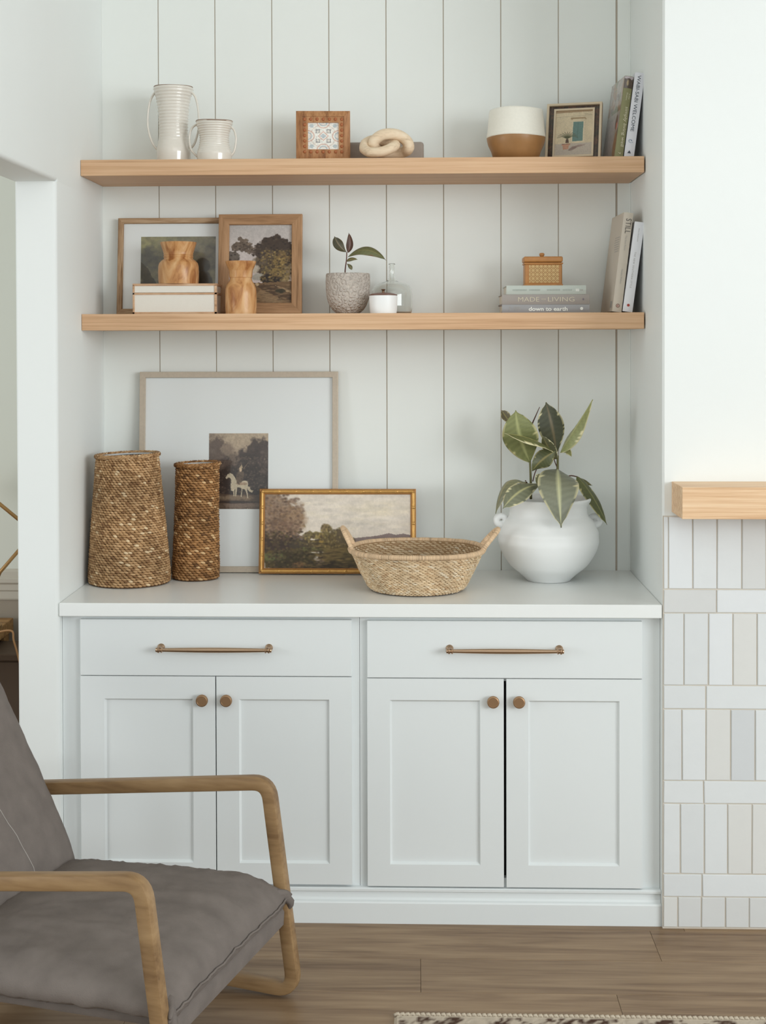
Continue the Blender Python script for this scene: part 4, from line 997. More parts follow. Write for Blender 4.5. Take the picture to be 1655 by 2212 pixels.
for ex, ey, rx, ry, cc, sd in ((.04, .2, .12, .28, (132, 112, 94), 1), (.13, .3, .12, .2, (138, 116, 98), 2), (.2, .34, .07, .16, (150, 124, 98), 3), (.06, .5, .12, .2, (96, 78, 66), 4), (.15, .45, .09, .1, (124, 98, 80), 5)): cv.ell(ex, ey, rx, ry, cc, .6, .7, 16, sd, .9)
for k in range(30): cv.ell(rnd.uniform(0, .24), rnd.uniform(.05, .5), .02, .025, rnd.choice([(112, 84, 66), (160, 130, 104), (96, 76, 62)]), .9, .8, 30, k, .4)
cv.poly([(0, .6), (.2, .62), (.4, .62), (.6, .64), (1, .62), (1, 1), (0, 1)], (96, 80, 48), 1, .04)
for ex, ey, rx, ry, cc, sd in ((.3, .55, .035, .05, (122, 108, 74), 1), (.355, .56, .035, .05, (128, 114, 72), 2), (.42, .46, .035, .06, (120, 102, 70), 3), (.43, .62, .05, .14, (104, 90, 52), 4), (.5, .58, .06, .13, (82, 70, 48), 5), (.46, .66, .04, .1, (92, 76, 44), 8), (.54, .6, .04, .12, (86, 72, 52), 6), (.385, .6, .02, .07, (142, 116, 60), 7), (.1, .66, .16, .12, (66, 52, 46), 9), (.25, .68, .1, .06, (72, 62, 50), 10)): cv.ell(ex, ey, rx, ry, cc, .3, .6, 20, sd)
cv.ell(.33, .74, .08, .03, (112, 112, 66), .6, .6, 20, 3, .9); cv.ell(.2, .9, .2, .14, (60, 52, 34), .5, .5, 14, 4, .9); cv.ell(.05, .85, .08, .05, (104, 108, 66), .6, .6, 14, 4, .8); cv.ell(.36, .785, .05, .012, (206, 196, 180), .5, .5, 20, 1, .9); cv.ell(.365, .87, .03, .04, (176, 164, 150), .5, .6, 20, 2, .9); cv.ell(.385, .85, .016, .03, (46, 36, 30), .3); cv.ell(.38, .93, .03, .05, (150, 124, 112), .6, .5, 20, 2, .7)
cv.ell(.52, .8, .1, .06, (122, 102, 62), .6, .5, 14, 7, .9); cv.ell(.5, .97, .14, .07, (54, 44, 30), .4, .5, 14, 5); cv.ell(.24, .95, .04, .04, (132, 98, 64), .6, .6, 20, 2, .8); cv.ell(.8, .85, .3, .12, (84, 72, 46), .5, .5, 14, 8, .8); dk = lambda c: c.sum() < 420
cv.dabs(600, 0, .27, .0, .6, [(128, 106, 88), (104, 82, 68), (150, 126, 104), (92, 72, 60), (140, 112, 84)], .012, .02, 1, .45, lambda c: c.sum() < 480)
cv.dabs(500, .0, .4, .5, 1, [(72, 60, 46), (92, 78, 54), (56, 46, 36), (104, 92, 58), (84, 66, 50)], .012, .018, 2, .55, dk)
cv.dabs(260, .27, .62, .42, .72, [(124, 108, 72), (92, 78, 50), (76, 64, 44), (140, 122, 76)], .009, .02, 3, .6, dk)
cv.dabs(400, .3, 1, .66, 1, [(112, 94, 58), (84, 70, 44), (64, 54, 36), (132, 108, 66)], .025, .012, 4, .5, dk)
cv.dabs(160, .15, 1, .0, .5, [(214, 203, 190), (202, 192, 180), (220, 208, 186)], .06, .03, 5, .25, lambda c: c.sum() > 520)
cv.tex(.04, 60, 7); cv.tex(.04, 110, 3)
cv.mesh('landscape_painting', PAINTM, t, -cw/2, .017, -.0095, 1.15)

# ---- woven things
def ln3(c): 
    v = np.array(c, float)/255.; return np.where(v <= .04045, v/12.92, ((v+.055)/1.055)**2.4)
class Weave:
    """many small twisted stitches joined into one mesh with a colour per stitch"""
    def __init__(s, seed): s.V = []; s.F = []; s.C = []; s.n = 0; s.r = np.random.RandomState(seed)
    def stitch(s, c, ax, up, out, L, hr, dr, col):
        # c centre, ax along the strand, out the outward normal
        n = 5; prof = ((-1, .22), (-.55, .85), (0, 1.0), (.55, .85), (1, .22)); base = s.n
        for u, k in prof:
            for j in range(n):
                a = 2*PI*j/n+.3
                s.V.append(c+ax*(u*L/2)+up*(hr*k*math.cos(a))+out*(dr*k*math.sin(a)-abs(u)**2*dr*.9)); s.C.append(col)
        for i in range(4):
            for j in range(n): s.F.append((base+i*n+j, base+i*n+(j+1) % n, base+(i+1)*n+(j+1) % n, base+(i+1)*n+j))
        s.n += 5*n
    def col(s, tones, wts=None):
        c = tones[s.r.choice(len(tones), p=wts)]*(1+.16*(s.r.rand()-.5)); return c*min(1, .84/c.max())
    def build(s, name, parent, label=None):
        o = raw(name, np.array(s.V), s.F, STRAW, parent, np.array(s.C), True, kind='stuff', label=label); return o
def weave_wall(wv, cx, cy, rad, z0, z1, rows, per, tones, wts, out_=1, hr=.0046, dr=.0036, slope=.2, rag=.0006, tilt=(0, 0), band=None):
    for i in range(rows):
        f = (i+.5)/rows; z = z0+(z1-z0)*f; R = rad(f); drz = (rad(min(1, f+.02))-rad(max(0, f-.02)))/((z1-z0)*.04)
        L = 2*PI*R/per*1.35
        for j in range(per):
            a = 2*PI*(j+(.5 if i % 2 else 0)+wv.r.uniform(-.06, .06))/per
            o = np.array((math.cos(a), math.sin(a), 0)); tg = np.array((-o[1], o[0], 0)); up = np.array((o[0]*drz, o[1]*drz, 1.)); up /= np.linalg.norm(up)
            nn = (o-np.array((0, 0, 1))*drz)*out_; nn /= np.linalg.norm(nn)
            sl = slope*(1 if out_ > 0 else -1)+wv.r.uniform(-.08, .08); ax = tg+up*(-sl); ax /= np.linalg.norm(ax)
            c = np.array((cx+tilt[0]*f, cy+tilt[1]*f, z+wv.r.uniform(-rag, rag)))+o*(R+out_*wv.r.uniform(-.0003, .0012))
            w2 = wts
            wv.stitch(c, ax, up, nn, L*wv.r.uniform(.85, 1.15), hr*wv.r.uniform(.85, 1.1), dr, wv.col(tones, w2)*(band(f, a) if band else 1))
def braid(wv, pts, r, per, tones, wts, hr):
    P_ = [np.array(p) for p in pts]; n = len(P_)
    for i in range(n):
        t_ = P_[(i+1) % n]-P_[i-1]; t_ /= np.linalg.norm(t_); up = np.array((0, 0, 1.)); o = np.cross(t_, up)
        for k in range(per):
            a = 2*PI*k/per+i*.5; nn = o*math.cos(a)+up*math.sin(a); sd = np.cross(nn, t_); ax = t_+sd*.6; ax /= np.linalg.norm(ax)
            wv.stitch(P_[i]+nn*r*.6, ax, np.cross(ax, nn), nn, np.linalg.norm(P_[(i+1) % n]-P_[i])*2.4, hr, hr*.8, wv.col(tones, wts))
T1 = [ln3(c)*1.12 for c in ((156, 120, 82), (180, 143, 102), (192, 156, 115), (222, 196, 158), (136, 100, 66))]; W1 = [.27, .36, .25, .05, .07]
T2 = [ln3(c)*1.08 for c in ((138, 98, 58), (162, 118, 74), (178, 134, 88), (212, 176, 130), (112, 78, 46))]; W2 = [.3, .35, .22, .05, .08]
T3 = [ln3(c)*1.12 for c in ((202, 174, 138), (212, 186, 150), (222, 198, 164), (232, 214, 186), (188, 156, 120))]; W3 = [.25, .34, .25, .11, .05]
LINR = mat('black_lining', C(58, 56, 56), .45); LINE = mat('white_lining_edge', C(220, 222, 222), .4)
def tall_vase(label, cx, cy, prof, rows, per, tones, wts, seed, tilt, rimr, hr=.0042):
    """prof: (fraction of height, radius); woven cover, twisted rim, dark lining"""
    fr = [p[0] for p in prof]; rr = [p[1] for p in prof]; H = prof[-1][2] if len(prof[-1]) > 2 else 1
    rad = lambda f: float(np.interp(f, fr, rr)); z0 = ZC+.004; z1 = ZC+H
    t = thing('woven_vase', label, 'vase', (cx, cy, ZC))
    b = B(); n_ = 48; rings = []
    for k in range(13):
        f = k/12; R = rad(f)-.0015; rings.append([b.verts.new((cx+tilt[0]*f+R*math.cos(2*PI*j/n_), cy+tilt[1]*f+R*math.sin(2*PI*j/n_), ZC+.001+(H-.001)*f)) for j in range(n_)])
    for A_, C_ in zip(rings, rings[1:]):
        for j in range(n_): b.faces.new((A_[j], A_[(j+1) % n_], C_[(j+1) % n_], C_[j]))
    b.faces.new(rings[0][::-1]); part('basket_core', b, STRAWB, t)
    wv = Weave(seed); weave_wall(wv, cx, cy, rad, z0, z1-.004, rows, per, tones, wts, tilt=tilt, hr=hr, band=lambda f, a: .93+.10*math.sin(f*11+seed)+.05*math.sin(a*5+f*7)); wv.build('weave', t)
    R = rad(1); tx, ty = cx+tilt[0], cy+tilt[1]
    wv = Weave(seed+1); n2 = int(2*PI*R/.011)
    braid(wv, [(tx+R*1.02*math.cos(2*PI*k/n2), ty+R*1.02*math.sin(2*PI*k/n2), z1+rimr[1]*math.cos(2*PI*k/n2)) for k in range(n2)], .004, 4, tones, wts, .0042); wv.build('twisted_rim', t)
    ri = R-.006
    def ring(r_, z): return [b.verts.new((tx+r_*math.cos(2*PI*j/n_), ty+r_*math.sin(2*PI*j/n_), z+rimr[1]*math.cos(2*PI*j/n_))) for j in range(n_)]
    b = B(); A_ = ring(ri, z1-.002); C_ = ring(ri-.003, z1-.14)
    for j in range(n_): b.faces.new((A_[j], A_[(j+1) % n_], C_[(j+1) % n_], C_[j]))
    b.faces.new(C_); lnr = part('lining', b, LINR, t)
    b = B(); A_ = ring(ri+.0008, z1+.0006); C_ = ring(ri-.0010, z1+.0006); D2 = ring(ri-.0010, z1-.004)
    for j in range(n_): b.faces.new((A_[j], A_[(j+1) % n_], C_[(j+1) % n_], C_[j])); b.faces.new((C_[j], C_[(j+1) % n_], D2[(j+1) % n_], D2[j]))
    part('lining_edge', b, LINE, lnr)
    return t
cyA = -.252; p0 = at(280, 1250, cyA); sc = (at(380, 1250, cyA).x-p0.x)/100
HA = at(275, 983, cyA).z-ZC
tall_vase('wide tapering woven seagrass vase, leftmost on the white worktop', p0.x, cyA, [(0, 85*sc), (.05, 86.5*sc), (.2, 83.5*sc), (.5, 77*sc), (.8, 70*sc), (.97, 66*sc), (1, 64.5*sc, HA)], 54, 56, T1, W1, 3, ((277-280)*sc, 0), (0, .003))
cyB = -.172; p0 = at(423, 1240, cyB); sc = (at(523, 1240, cyB).x-p0.x)/100
HB = at(427, 1002.5, cyB).z-ZC
tall_vase('narrow darker woven seagrass cylinder vase beside the wide tapering one', p0.x, cyB, [(0, 49*sc), (.1, 49.5*sc), (.4, 47*sc), (.7, 45.5*sc), (1, 45*sc, HB)], 48, 31, T2, W2, 11, ((428-423)*sc, 0), (0, .002))

# shallow basket with two hoop handles
cyC = -.3615; p0 = at(901, 1275, cyC); sc = (at(1001, 1275, cyC).x-p0.x)/100; cxC = p0.x
rz = at(900, 1185, cyC).z; HC = rz-ZC
R0, R1 = 100*sc, 143*sc
radC = lambda f: float(np.interp(f, [0, .08, .5, 1], [R0*.97, R0*1.06, R0+(R1-R0)*.56, R1]))
t = thing('shallow_basket', 'shallow pale woven basket with two raised hoop handles, on the worktop', 'basket', (cxC, cyC, ZC))
n_ = 64
for nm, off, mt in (('basket_core', -.0016, STRAWB),):
    b = B(); rings = []
    for k in range(9):
        f = k/8; R = radC(f)+off; rings.append([b.verts.new((cxC+R*math.cos(2*PI*j/n_), cyC+R*math.sin(2*PI*j/n_), ZC+.002+HC*f*.99)) for j in range(n_)])
    for k in range(8, -1, -1):
        f = k/8; R = radC(f)+off-.0022; rings.append([b.verts.new((cxC+R*math.cos(2*PI*j/n_), cyC+R*math.sin(2*PI*j/n_), max(ZC+.0045, ZC+.002+HC*f*.99))) for j in range(n_)])
    for A_, C_ in zip(rings, rings[1:]):
        for j in range(n_): b.faces.new((A_[j], A_[(j+1) % n_], C_[(j+1) % n_], C_[j]))
    b.faces.new(rings[0][::-1]); b.faces.new(rings[-1]); part(nm, b, mat('pale_straw_base', C(150, 120, 86), .9), t)
wv = Weave(21)
bd = lambda f, a: .97+.07*math.sin(a*9+f*3)
weave_wall(wv, cxC, cyC, radC, ZC+.003, ZC+HC-.004, 25, 78, T3, W3, 1, .0027, .0024, .10, .0004, band=bd)
wv.build('outer_weave', t)
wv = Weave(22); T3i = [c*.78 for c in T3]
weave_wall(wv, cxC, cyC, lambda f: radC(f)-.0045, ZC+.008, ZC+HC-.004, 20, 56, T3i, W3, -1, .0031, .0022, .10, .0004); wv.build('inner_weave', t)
wrapm = vcmat('wrapped_raffia', .6, .3)
def wrapped(name, pts, r, tone, seed, closed=False, seg=8):
    """cord wound with raffia: short ring ridges with their own tone"""
    r_ = np.random.RandomState(seed); P_ = [Vector(p) for p in pts]
    # resample at 1.2 mm
    Q = []; step = .00125
    m_ = len(P_)+(1 if closed else 0)
    for i in range(m_-1):
        a_, c_2 = P_[i], P_[(i+1) % len(P_)]; L_ = (c_2-a_).length; k_n = max(1, int(L_/step))
        for k in range(k_n): Q.append(a_.lerp(c_2, k/k_n))
    rad_ = [r*(1.04 if (i//2) % 2 else .93)*(1+.04*math.sin(i*.13+seed)) for i in range(len(Q))]
    b = B(); tube(b, Q, rad_, seg, closed)
    me = bpy.data.meshes.new(name); og = origin(t)
    bmesh.ops.translate(b, verts=b.verts, vec=-og); bmesh.ops.recalc_face_normals(b, faces=b.faces); b.to_mesh(me); b.free()
    nv = len(me.vertices); cc = np.ones((nv, 4)); g_ = 1.0
    for i in range(len(Q)):
        if i % 2 == 0: g_ = r_.uniform(.82, 1.12)*(.72 if r_.rand() < .07 else 1)
        cc[i*seg:(i+1)*seg, :3] = np.clip(tone*g_, 0, .9)
    ca_ = me.color_attributes.new('Col', 'FLOAT_COLOR', 'POINT'); ca_.data.foreach_set('color', cc.ravel())
    return link(name, me, wrapm, t, True)
tone = ln3((212, 182, 148))*1.15
wrapped('wrapped_rim', [(cxC+R1*1.01*math.cos(2*PI*k/72), cyC+R1*1.01*math.sin(2*PI*k/72), rz+.0015*math.sin(3*2*PI*k/72)) for k in range(72)], .0078, tone*.93, 5, True)
for sgn, tip, hw_ in ((-1, at(740.5, 1141, cyC-.01), .052), (1, at(1076, 1143, cyC-.0), .052)):
    rx_ = cxC+sgn*R1*.985; pts = []
    bx = rx_; tz = tip.z; tx = tip.x
    for k in range(25):
        u = k/24; a_ = PI*u; yy = -hw_*math.cos(a_)*(1.0); hgt = math.sin(a_)**.75
        xr_ = cxC+sgn*math.sqrt(max(0, (R1*.99)**2-yy**2)); pts.append((xr_+(tx-bx)*hgt, cyC+yy, rz-.004+(tz-rz+.004)*hgt))
    wrapped('handle', pts, .0068, tone, 7 if sgn > 0 else 9)

# big white pot with the variegated plant
cyD = -.19; cxp = 1185; p0 = at(cxp, 1180, cyD); sc = (at(cxp+100, 1180, cyD).x-p0.x)/100; x0 = p0.x
prD = [(370, 965), (366, 985), (350, 1015), (336, 1050), (333, 1075), (342, 1100), (368, 1130), (402, 1175), (428, 1235), (440, 1290), (438, 1345), (424, 1400), (398, 1455), (362, 1510), (318, 1565), (268, 1618), (222, 1660), (195, 1685), (182, 1697)]
pf = [(r/4.037*sc, at(cxp, 840+y/4.037, cyD).z) for r, y in prD]; dz = ZC-pf[-1][1]; pf = [(r, z+dz*(1 if i > 14 else .3)) for i, (r, z) in enumerate(pf)][::-1]; pf[0] = (pf[0][0], ZC+.0005)
t = thing('variegated_rubber_plant', 'large round white pot of cream edged rubber plant leaves on the worktop', 'potted plant', (x0, cyD, ZC))
zt = pf[-1][1]; R = pf[-1][0]
zz_ = np.linspace(pf[0][1], zt, 60); rr_ = np.interp(zz_, [z for r, z in pf], [r for r, z in pf]); k_ = np.ones(5)/5; rr_ = np.convolve(np.pad(rr_, 2, 'edge'), k_, 'valid')
rr_ = rr_+.0012*np.sin(zz_*190)*np.clip((zz_-ZC-.1)*20, 0, 1)
b = B(); lathe(b, list(zip(rr_, zz_))+[(R-.001, zt+.0025), (R-.005, zt+.003), (R-.009, zt), (R-.018, zt-.02), (R-.02, zt-.04), (R-.01, zt-.07)], x0, cyD, 80); part('pot', b, PLW, t, smooth=True)
b = B(); lathe(b, [(R-.022, zt-.032), (.002, zt-.026)], x0, cyD, 40); part('soil', b, SOIL, t)
for sgn, ctr, rot in ((-1, at(1081, 1122, cyD-.01), .15), (1, at(1287, 1122, cyD+.01), .35)):
    b = B(); n2 = 28; ang = rot*sgn
    pts = []
    for k in range(n2):
        a_ = 2*PI*k/n2; u = .0128*math.cos(a_)*1.15; v = .0128*math.sin(a_)
        pts.append((ctr.x+u*math.cos(ang)-sgn*.002, ctr.y-u*math.sin(ang), ctr.z+v-.002))
    tube(b, pts, [.0098+.0022*max(0, -math.sin(2*PI*k/n2)) for k in range(n2)], 12, True); part('lug', b, PLW, t, smooth=True)
Y = cyD
IN1, IN2, IN3 = (112, 116, 84), (76, 78, 60), (98, 102, 78); CRE = (222, 214, 172)
a = lambda x, y, d=0: at(x, y, Y+d)
stem(t, [a(1147, 1078), a(1147, 1050), a(1146, 1020), a(1145, 996)], .0042, STEMG, .003)
stem(t, [a(1151, 1040), a(1155, 1024), a(1160, 1012)], .0018, STEM, .0014)
stem(t, [a(1198, 1085), a(1201, 1050, -.005), a(1204.5, 1015), a(1205, 984)], .0045, STEMG, .0034)
stem(t, [a(1204, 1010), a(1199, 998), a(1196, 988)], .0018, STEM, .0014)
leaf(t, a(1145, 998), a(1114, 886, -.03), .112, a(1118, 945, -.06), (-.25, -1, .15), .12, (126, 130, 84), (198, 190, 140), (168, 170, 118), seed=11, mw=.03, shape=.5)
leaf(t, a(1105, 918, .03), a(1083.5, 886, .03), .03, None, (-.3, -1, 0), .3, (104, 96, 74), (190, 180, 140), seed=12, shape=.6)
leaf(t, a(1200, 977), a(1090, 937, -.11), .075, a(1150, 938, -.08), (.05, -.25, 1), .35, (104, 108, 66), CRE, (196, 190, 120), seed=13, mw=.16, shape=.5)
leaf(t, a(1203, 982), a(1179.5, 869, -.02), .086, a(1196, 925, -.05), (.2, -1, .1), .22, IN2, CRE, (112, 100, 72), seed=14, mw=.05, shape=.55)
leaf(t, a(1210, 978), a(1281, 863, -.01), .06, a(1236, 935, -.03), (-.93, -.33, -.1), .5, (150, 154, 104), CRE, (180, 180, 130), seed=15, mw=.12, shape=.45)
leaf(t, a(1203, 992), a(1172, 940, -.03), .04, a(1184, 970, -.03), (-.3, -1, .2), .2, (92, 92, 64), CRE, (130, 120, 80), seed=24, mw=.06)
leaf(t, a(1150, 1018), a(1201, 974, -.02), .058, a(1168, 990, -.04), (.3, -1, .5), .3, (98, 102, 70), (186, 178, 130), seed=16, mw=.07, shape=.55)
stem(t, [a(1150, 915, .01), a(1158, 897, .01), a(1166, 879, .01)], .0022, STEM, .0008)
leaf(t, a(1217, 978), a(1235, 987), .022, a(1226, 966), (0, -1, .3), .3, (132, 132, 78), CRE, seed=17, mw=.3, shape=.5)
leaf(t, a(1205, 1013, -.02), a(1212.5, 1140, -.185), .124, a(1206, 1030, -.21), (0, -1, .35), .16, (120, 122, 104), CRE, (196, 196, 156), seed=18, mw=.05, shape=.40)
leaf(t, a(1172, 1046, -.03), a(1086, 1099, -.15), .064, a(1124, 1046, -.18), (.1, -1, .75), .2, (118, 120, 96), CRE, (176, 172, 126), seed=19, mw=.07, shape=.6)
leaf(t, a(1142, 1049), a(1071, 1110, -.05), .05, a(1088, 1004, -.06), (-.75, -.5, .5), .35, (128, 128, 100), CRE, (160, 150, 110), seed=20, mw=.07, shape=.5)
leaf(t, a(1160, 1048, -.01), a(1177, 1028, -.02), .04, a(1166, 1036, -.02), (0, -1, 0), .2, (112, 112, 76), CRE, seed=21, shape=.6)
leaf(t, a(1246, 1029, .01), a(1312, 1134, -.03), .05, a(1280, 1060, -.03), (.6, -.8, .4), .35, (88, 92, 56), (196, 188, 130), (130, 130, 84), seed=22, mw=.05, shape=.45)
leaf(t, a(1246, 1031, .03), a(1280, 1049, .02), .018, None, (0, -.6, .8), .2, (96, 96, 60), None, seed=23)
stem(t, [a(1207, 1040), a(1230, 1028), a(1247, 1030, .01)], .0022, STEM, .0016)
stem(t, [a(1147, 1052), a(1143, 1049), a(1135, 1038, -.01)], .0022, STEM, .0016)

# ------------------------------------------------------------------ armchair
TH = math.radians(15.9); FD = Vector((math.cos(TH), -math.sin(TH), 0)); LD = Vector((math.sin(TH), math.cos(TH), 0))
org = Vector((.6345, -1.035, 0))-LD*.365
t = thing('armchair', 'low armchair with grey canvas cushions and bare oak arm frames', 'chair', (org.x, org.y, 0), (0, 0, -TH))
def roundpath(pts, rads, n=7):
    out = []; m_ = len(pts)
    for i in range(m_):
        p = Vector(pts[i]); a_ = (Vector(pts[i-1])-p); c2 = (Vector(pts[(i+1) % m_])-p); la, lc = a_.length, c2.length; a_.normalize(); c2.normalize()
        r = rads[i]; half = a_.angle(c2)/2; d = min(r/math.tan(half), la*.45, lc*.45); p0_, p1_ = p+a_*d, p+c2*d
        for k in range(n+1):
            u = k/n; out.append(p0_*(1-u)**2+p*2*u*(1-u)+p1_*u*u)
    return out
def sweep_rect(b, path, wy, ht_, y0, ch=.005):
    """closed loop in the x,z plane, rounded rectangular section"""
    n = len(path); rings = []
    sec = []
    for sx, sz in ((1, 1), (-1, 1), (-1, -1), (1, -1)):
        pr = [(wy/2*sx, (ht_/2-ch)*sz), (( wy/2-ch*.3)*sx, (ht_/2-ch*.3)*sz), ((wy/2-ch)*sx, ht_/2*sz)]
        if sx*sz < 0: pr = pr[::-1]
        sec += pr
    for i in range(n):
        tn = (path[(i+1) % n]-path[i-1]).normalized(); nn = Vector((tn.z, 0, -tn.x))
        rings.append([b.verts.new(path[i]+Vector((0, y0+sy, 0))+nn*sz) for sy, sz in sec])
    m_ = len(sec)
    for i in range(n):
        A_, C_ = rings[i], rings[(i+1) % n]
        for k in range(m_): b.faces.new((A_[k], A_[(k+1) % m_], C_[(k+1) % m_], C_[k]))
H2 = .0175
loop = [(-.70, 0, .462), (.012, 0, .545-.003), (.082, 0, .020), (-.30, 0, .040), (-.66, 0, .018)]
pth = roundpath(loop, [.05, .043, .042, .5, .05])
for sgn in (1, -1):
    b = B(); sweep_rect(b, pth, .038, .035, sgn*.352, .008); part('side_frame', b, CHW, t, local=True, smooth='auto')
b = B(); box(b, (-.62, -.335, .055), (-.58, .335, .085), .006, 2); part('stretcher', b, CHW, t, local=True, smooth='auto')
b = B(); box(b, (-.62, -.335, .285), (-.585, .335, .32), .006, 2); part('stretcher', b, CHW, t, local=True, smooth='auto')
# fabric sling rail under the cushion
def grid_slab(name, fn, nu, nv, m, label=None):
    V = []; F = []
    for i in range(nu+1):
        for j in range(nv+1): V.append(fn(i/nu, j/nv, 1))
    o2 = len(V)
    for i in range(nu+1):
        for j in range(nv+1): V.append(fn(i/nu, j/nv, -1))
    q = nv+1
    for i in range(nu):
        for j in range(nv):
            a_ = i*q+j; F.append((a_, a_+q, a_+q+1, a_+1)); c2 = o2+a_; F.append((c2, c2+1, c2+q+1, c2+q))
    for i in range(nu):
        a_ = i*q; F.append((a_, o2+a_, o2+a_+q, a_+q)); a_ = i*q+nv; F.append((a_, a_+q, o2+a_+q, o2+a_))
    for j in range(nv):
        F.append((j, j+1, o2+j+1, o2+j)); a_ = nu*q+j; F.append((a_, o2+a_, o2+a_+1, a_+1))
    o = raw(name, V, F, m, t, None, True, local=True, label=label)
    return o
def sn(x, y, s): return float(vnoise(np.array([x+50.]), np.array([y+50.]), s, 3)[0])-.5
def seat(u, v, sd):
    x = -.56+u*.628; y = -.345+v*.69
    ex = 1-abs(2*u-1)**5; ey = 1-abs(2*v-1)**4.0
    th = .016+.060*(max(0, ex)**.5)*(max(0, ey)**.55)
    top = .262+.006*(u)-.0*u
    wr = .013*sn(u*4, v*14, 1)+.008*sn(u*12+v*7, v*20, 2)
    edge = (1-ey)
    cw_ = .012*sn(u*30, v*30, 5)*(edge > .25)
    fr = max(0, (u-.85)/.15)
    cr = 0
    return (x+(.010*sn(v*16, 3, 7) if u > .97 else 0)-.012*fr*abs(2*v-1)**6*0, y+(.008*sn(u*16, 9, 8) if (v < .03 or v > .97) else 0), top+sd*th*(1.0 if sd > 0 else .45)+(wr if sd > 0 else 0)*min(1, ey*2+.2)+cw_-.014*fr)
grid_slab('seat_cushion', seat, 60, 64, FAB)
# piping seam around the front and side edges of the seat
b = B(); pp = []
for k in range(41): q_ = seat(1.0, k/40, 1); pp.append((q_[0]+.003, q_[1], q_[2]-.008))
tube(b, pp, .0030, 6); part('piping', b, FAB, t, local=True, smooth=True)
def rail(u, v, sd):
    # canvas wrapped front rail and side slings
    return None
b = B(); pr = [(.030, .250), (.052, .243), (.062, .225), (.060, .192), (.045, .182), (.020, .186), (.018, .245)]
A_ = [b.verts.new((x, -.331, z)) for x, z in pr]; C_ = [b.verts.new((x, .331, z)) for x, z in pr]
for k in range(len(pr)): b.faces.new((A_[k], A_[(k+1) % len(pr)], C_[(k+1) % len(pr)], C_[k]))
b.faces.new(A_[::-1]); b.faces.new(C_); part('front_rail_cover', b, FAB, t, local=True, smooth='auto')
b = B()
box(b, (-.56, -.30, .212), (.02, .30, .236), .008, 2); part('seat_sling', b, FAB, t, local=True, smooth='auto')
# loose gathered corners of the cushion
for sy in (1, -1):
    b = B()
    for q_ in range(5):
        pts = [Vector((.045+.010*q_/5, sy*(.30+.008*q_), .278-.004*q_)), Vector((.064+.003*q_, sy*(.328+.003*q_), .272-.006*q_)), Vector((.073-.003*q_, sy*(.352-.001*q_), .262-.010*q_))]
        tube(b, smoothpts(pts, 4), [.012, .013, .012, .011, .010, .009, .007, .005, .003], 7)
    part('cushion_corner', b, FAB, t, local=True, smooth=True)
def back(u, v, sd):
    # u up the back, v across
    s = u*.70; tp_ = max(0, (u-.72)/.28)**2; y = (-.335+v*.67)*(1-.10*tp_); ey = 1-abs(2*v-1)**4; ex = 1-abs(2*u-1)**6
    th = .018+.070*max(0, ex)**.5*max(0, ey)**.5
    ang = math.radians(23.5+2.5*u); bx_ = -.535-s*math.sin(ang)+.02*(1-u); bz_ = .262+s*math.cos(ang)
    nx_, nz_ = math.cos(ang), math.sin(ang)
    wr = .012*sn(u*5+v*2, v*6-u*3, 3)+.006*sn(u*15+v*9, v*12, 4)
    d = sd*th+(wr if sd > 0 else 0)-.03
    return (bx_+nx_*d, y, bz_+nz_*d)
grid_slab('back_cushion', back, 64, 48, FAB)
b = B()
pp = [Vector(back(k/40, .66-.3*(k/40), 1))+Vector((.0004, 0, 0)) for k in range(2, 24)]
tube(b, pp, .0012, 5); part('seam', b, mat('seam_thread', C(158, 152, 146, 1.2), .9), t, local=True, smooth=True)

# ------------------------------------------------------------------ next room: desk, lamp and cable
DW = wood('raw_desk_wood', [C(120, 84, 48), C(164, 124, 78), C(186, 146, 98)], 'X', 2.5, .6)
dz = .745
pc = at(29, 1334.5, .27); xr_ = pc.x; dz = pc.z
t = thing('desk', 'raw wooden desk against the wall of the next room', 'desk', (xr_-.45, .0, 0))
b = B(); box(b, (xr_-.9, -.33, dz-.045), (xr_, .27, dz), .002)
part('desk_top', b, DW, t)
DKB = mat('dark_brown_panel', C(84, 66, 50, 1.0), .7, noise=.1, nscale=6)
for x_, y_ in ((xr_-.06, -.30), (xr_-.06, .2), (xr_-.88, -.30), (xr_-.88, .2)):
    b = B(); box(b, (x_, y_, 0), (x_+.05, y_+.05, dz-.046), .003); part('leg', b, DW, t)
t = thing('chest', 'dark brown chest below the desk, behind the doorway jamb', 'chest', (-.35, 0, 0))
b = B(); box(b, (-.80, -.02, .03), (-.13, .18, .615), .004); part('body', b, DKB, t)
b = B(); box(b, (-.79, -.01, 0), (-.14, .17, .031)); part('plinth', b, DKB, t)
b = B(); box(b, (-.805, -.027, .616), (-.125, .185, .640), .004); part('lid', b, DKB, t)
Yl = .08
e = at(74, 1150, Yl); u0 = at(-60, 1040, Yl); l0 = at(-46, 1283, Yl); l0 = Vector((l0.x, Yl, dz+.02))
t = thing('desk_lamp', 'brass desk lamp with two angled arms beyond the doorway', 'lamp', (l0.x, Yl, dz))
LB = mat('aged_brass', C(166, 128, 80), .4, metal=.6)
b = B(); tube(b, [e, at(0, 1236, Yl), l0], .0062, 10); part('lower_arm', b, LB, t, smooth=True)
b = B(); tube(b, [e, at(0, 1089, Yl), u0], .0062, 10); part('upper_arm', b, LB, t, smooth=True)
b = B(); bmesh.ops.create_uvsphere(b, u_segments=14, v_segments=8, radius=.014, matrix=Matrix.Translation(e)); part('joint', b, LB, t, smooth=True)
b = B(); lathe(b, [(.075, dz+.0005), (.075, dz+.012), (.06, dz+.018), (.01, dz+.022)], l0.x, Yl, 32); part('base', b, LB, t, smooth='auto')
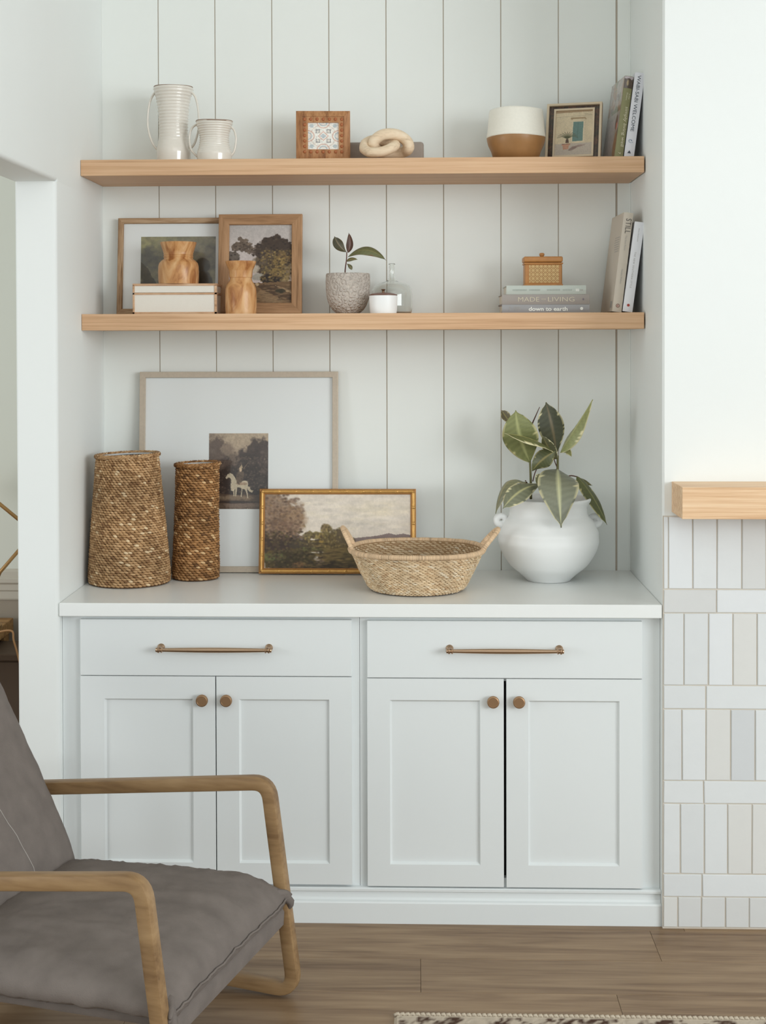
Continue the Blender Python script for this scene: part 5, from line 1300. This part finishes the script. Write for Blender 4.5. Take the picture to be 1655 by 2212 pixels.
b = B(); lathe(b, [(.07, u0.z-.07), (.055, u0.z-.02), (.03, u0.z+.02), (.012, u0.z+.04)], u0.x-.03, Yl, 28); part('lamp_shade', b, LB, t, smooth='auto')
b = B(); Yc2 = -.05
tube(b, smoothpts([Vector((xr_-.30, -.12, dz+.004)), Vector((xr_-.12, -.08, dz+.004)), Vector((xr_-.01, Yc2, dz+.005)), at(22, 1362, Yc2), at(30, 1385, Yc2), at(42, 1430, Yc2), at(56, 1500, Yc2), at(60, 1600, Yc2)], 6), .0034, 8)
tag(part('lamp_cable', b, mat('tan_cable', C(172, 128, 84), .5), smooth=True, pivot=(xr_, Yc2, dz)), 'tan cable hanging over the desk edge beside the doorway', 'cable')

# ------------------------------------------------------------------ rug
RUG = vcmat('rug_pile', .95, .05, bump=.8, bscale=500)
t = thing('rug', 'patterned brown and cream rug with a bound edge on the plank floor', 'rug', (1.9, -2.2, 0))
nx, ny = 260, 200; x0_, x1_, y0_, y1_ = .962, 2.9, -3.0, -1.17
U, V_ = np.meshgrid(np.linspace(0, 1, nx), np.linspace(0, 1, ny)); Xr = x0_+U*(x1_-x0_); Yr = y0_+V_*(y1_-y0_)
n1 = vnoise(Xr*26, Yr*26, 3, 4); n2 = vnoise(Xr*120, Yr*120, 5, 2); Zr = .008+.002*n2
mk = np.clip((n1-.43)*14, 0, 1)*np.clip((vnoise(Xr*70, Yr*70, 8, 3)-.38)*8, 0, 1)
c_a, c_b = ln3((196, 182, 164)), ln3((84, 64, 54)); colr = c_a[None, None]*(1-mk[..., None])+c_b[None, None]*mk[..., None]; colr = colr*(.85+.3*n2[..., None])
ed = (Xr < x0_+.012) | (Yr > y1_-.010); colr[ed] = ln3((206, 192, 172))
Zr[:, 0] = Zr[:, -1] = 0.0; Zr[0] = Zr[-1] = 0.0
i_ = np.arange(ny-1)[:, None]*nx+np.arange(nx-1)[None]; F = np.stack([i_, i_+1, i_+nx+1, i_+nx], -1).reshape(-1, 4)
raw('pile', np.stack([Xr, Yr, Zr+.0005], -1).reshape(-1, 3), F, RUG, t, colr.reshape(-1, 3))
b = B(); rr2 = random.Random(3)
pp = []
for k in range(620):
    x = x0_+(x1_-x0_)*k/620; pp.append((x, y1_+.002*(k % 2), .006+.003*((k//2) % 2)))
tube(b, pp, .0042, 6); part('bound_edge', b, mat('rug_binding', C(198, 184, 164), .95), t, smooth=True)
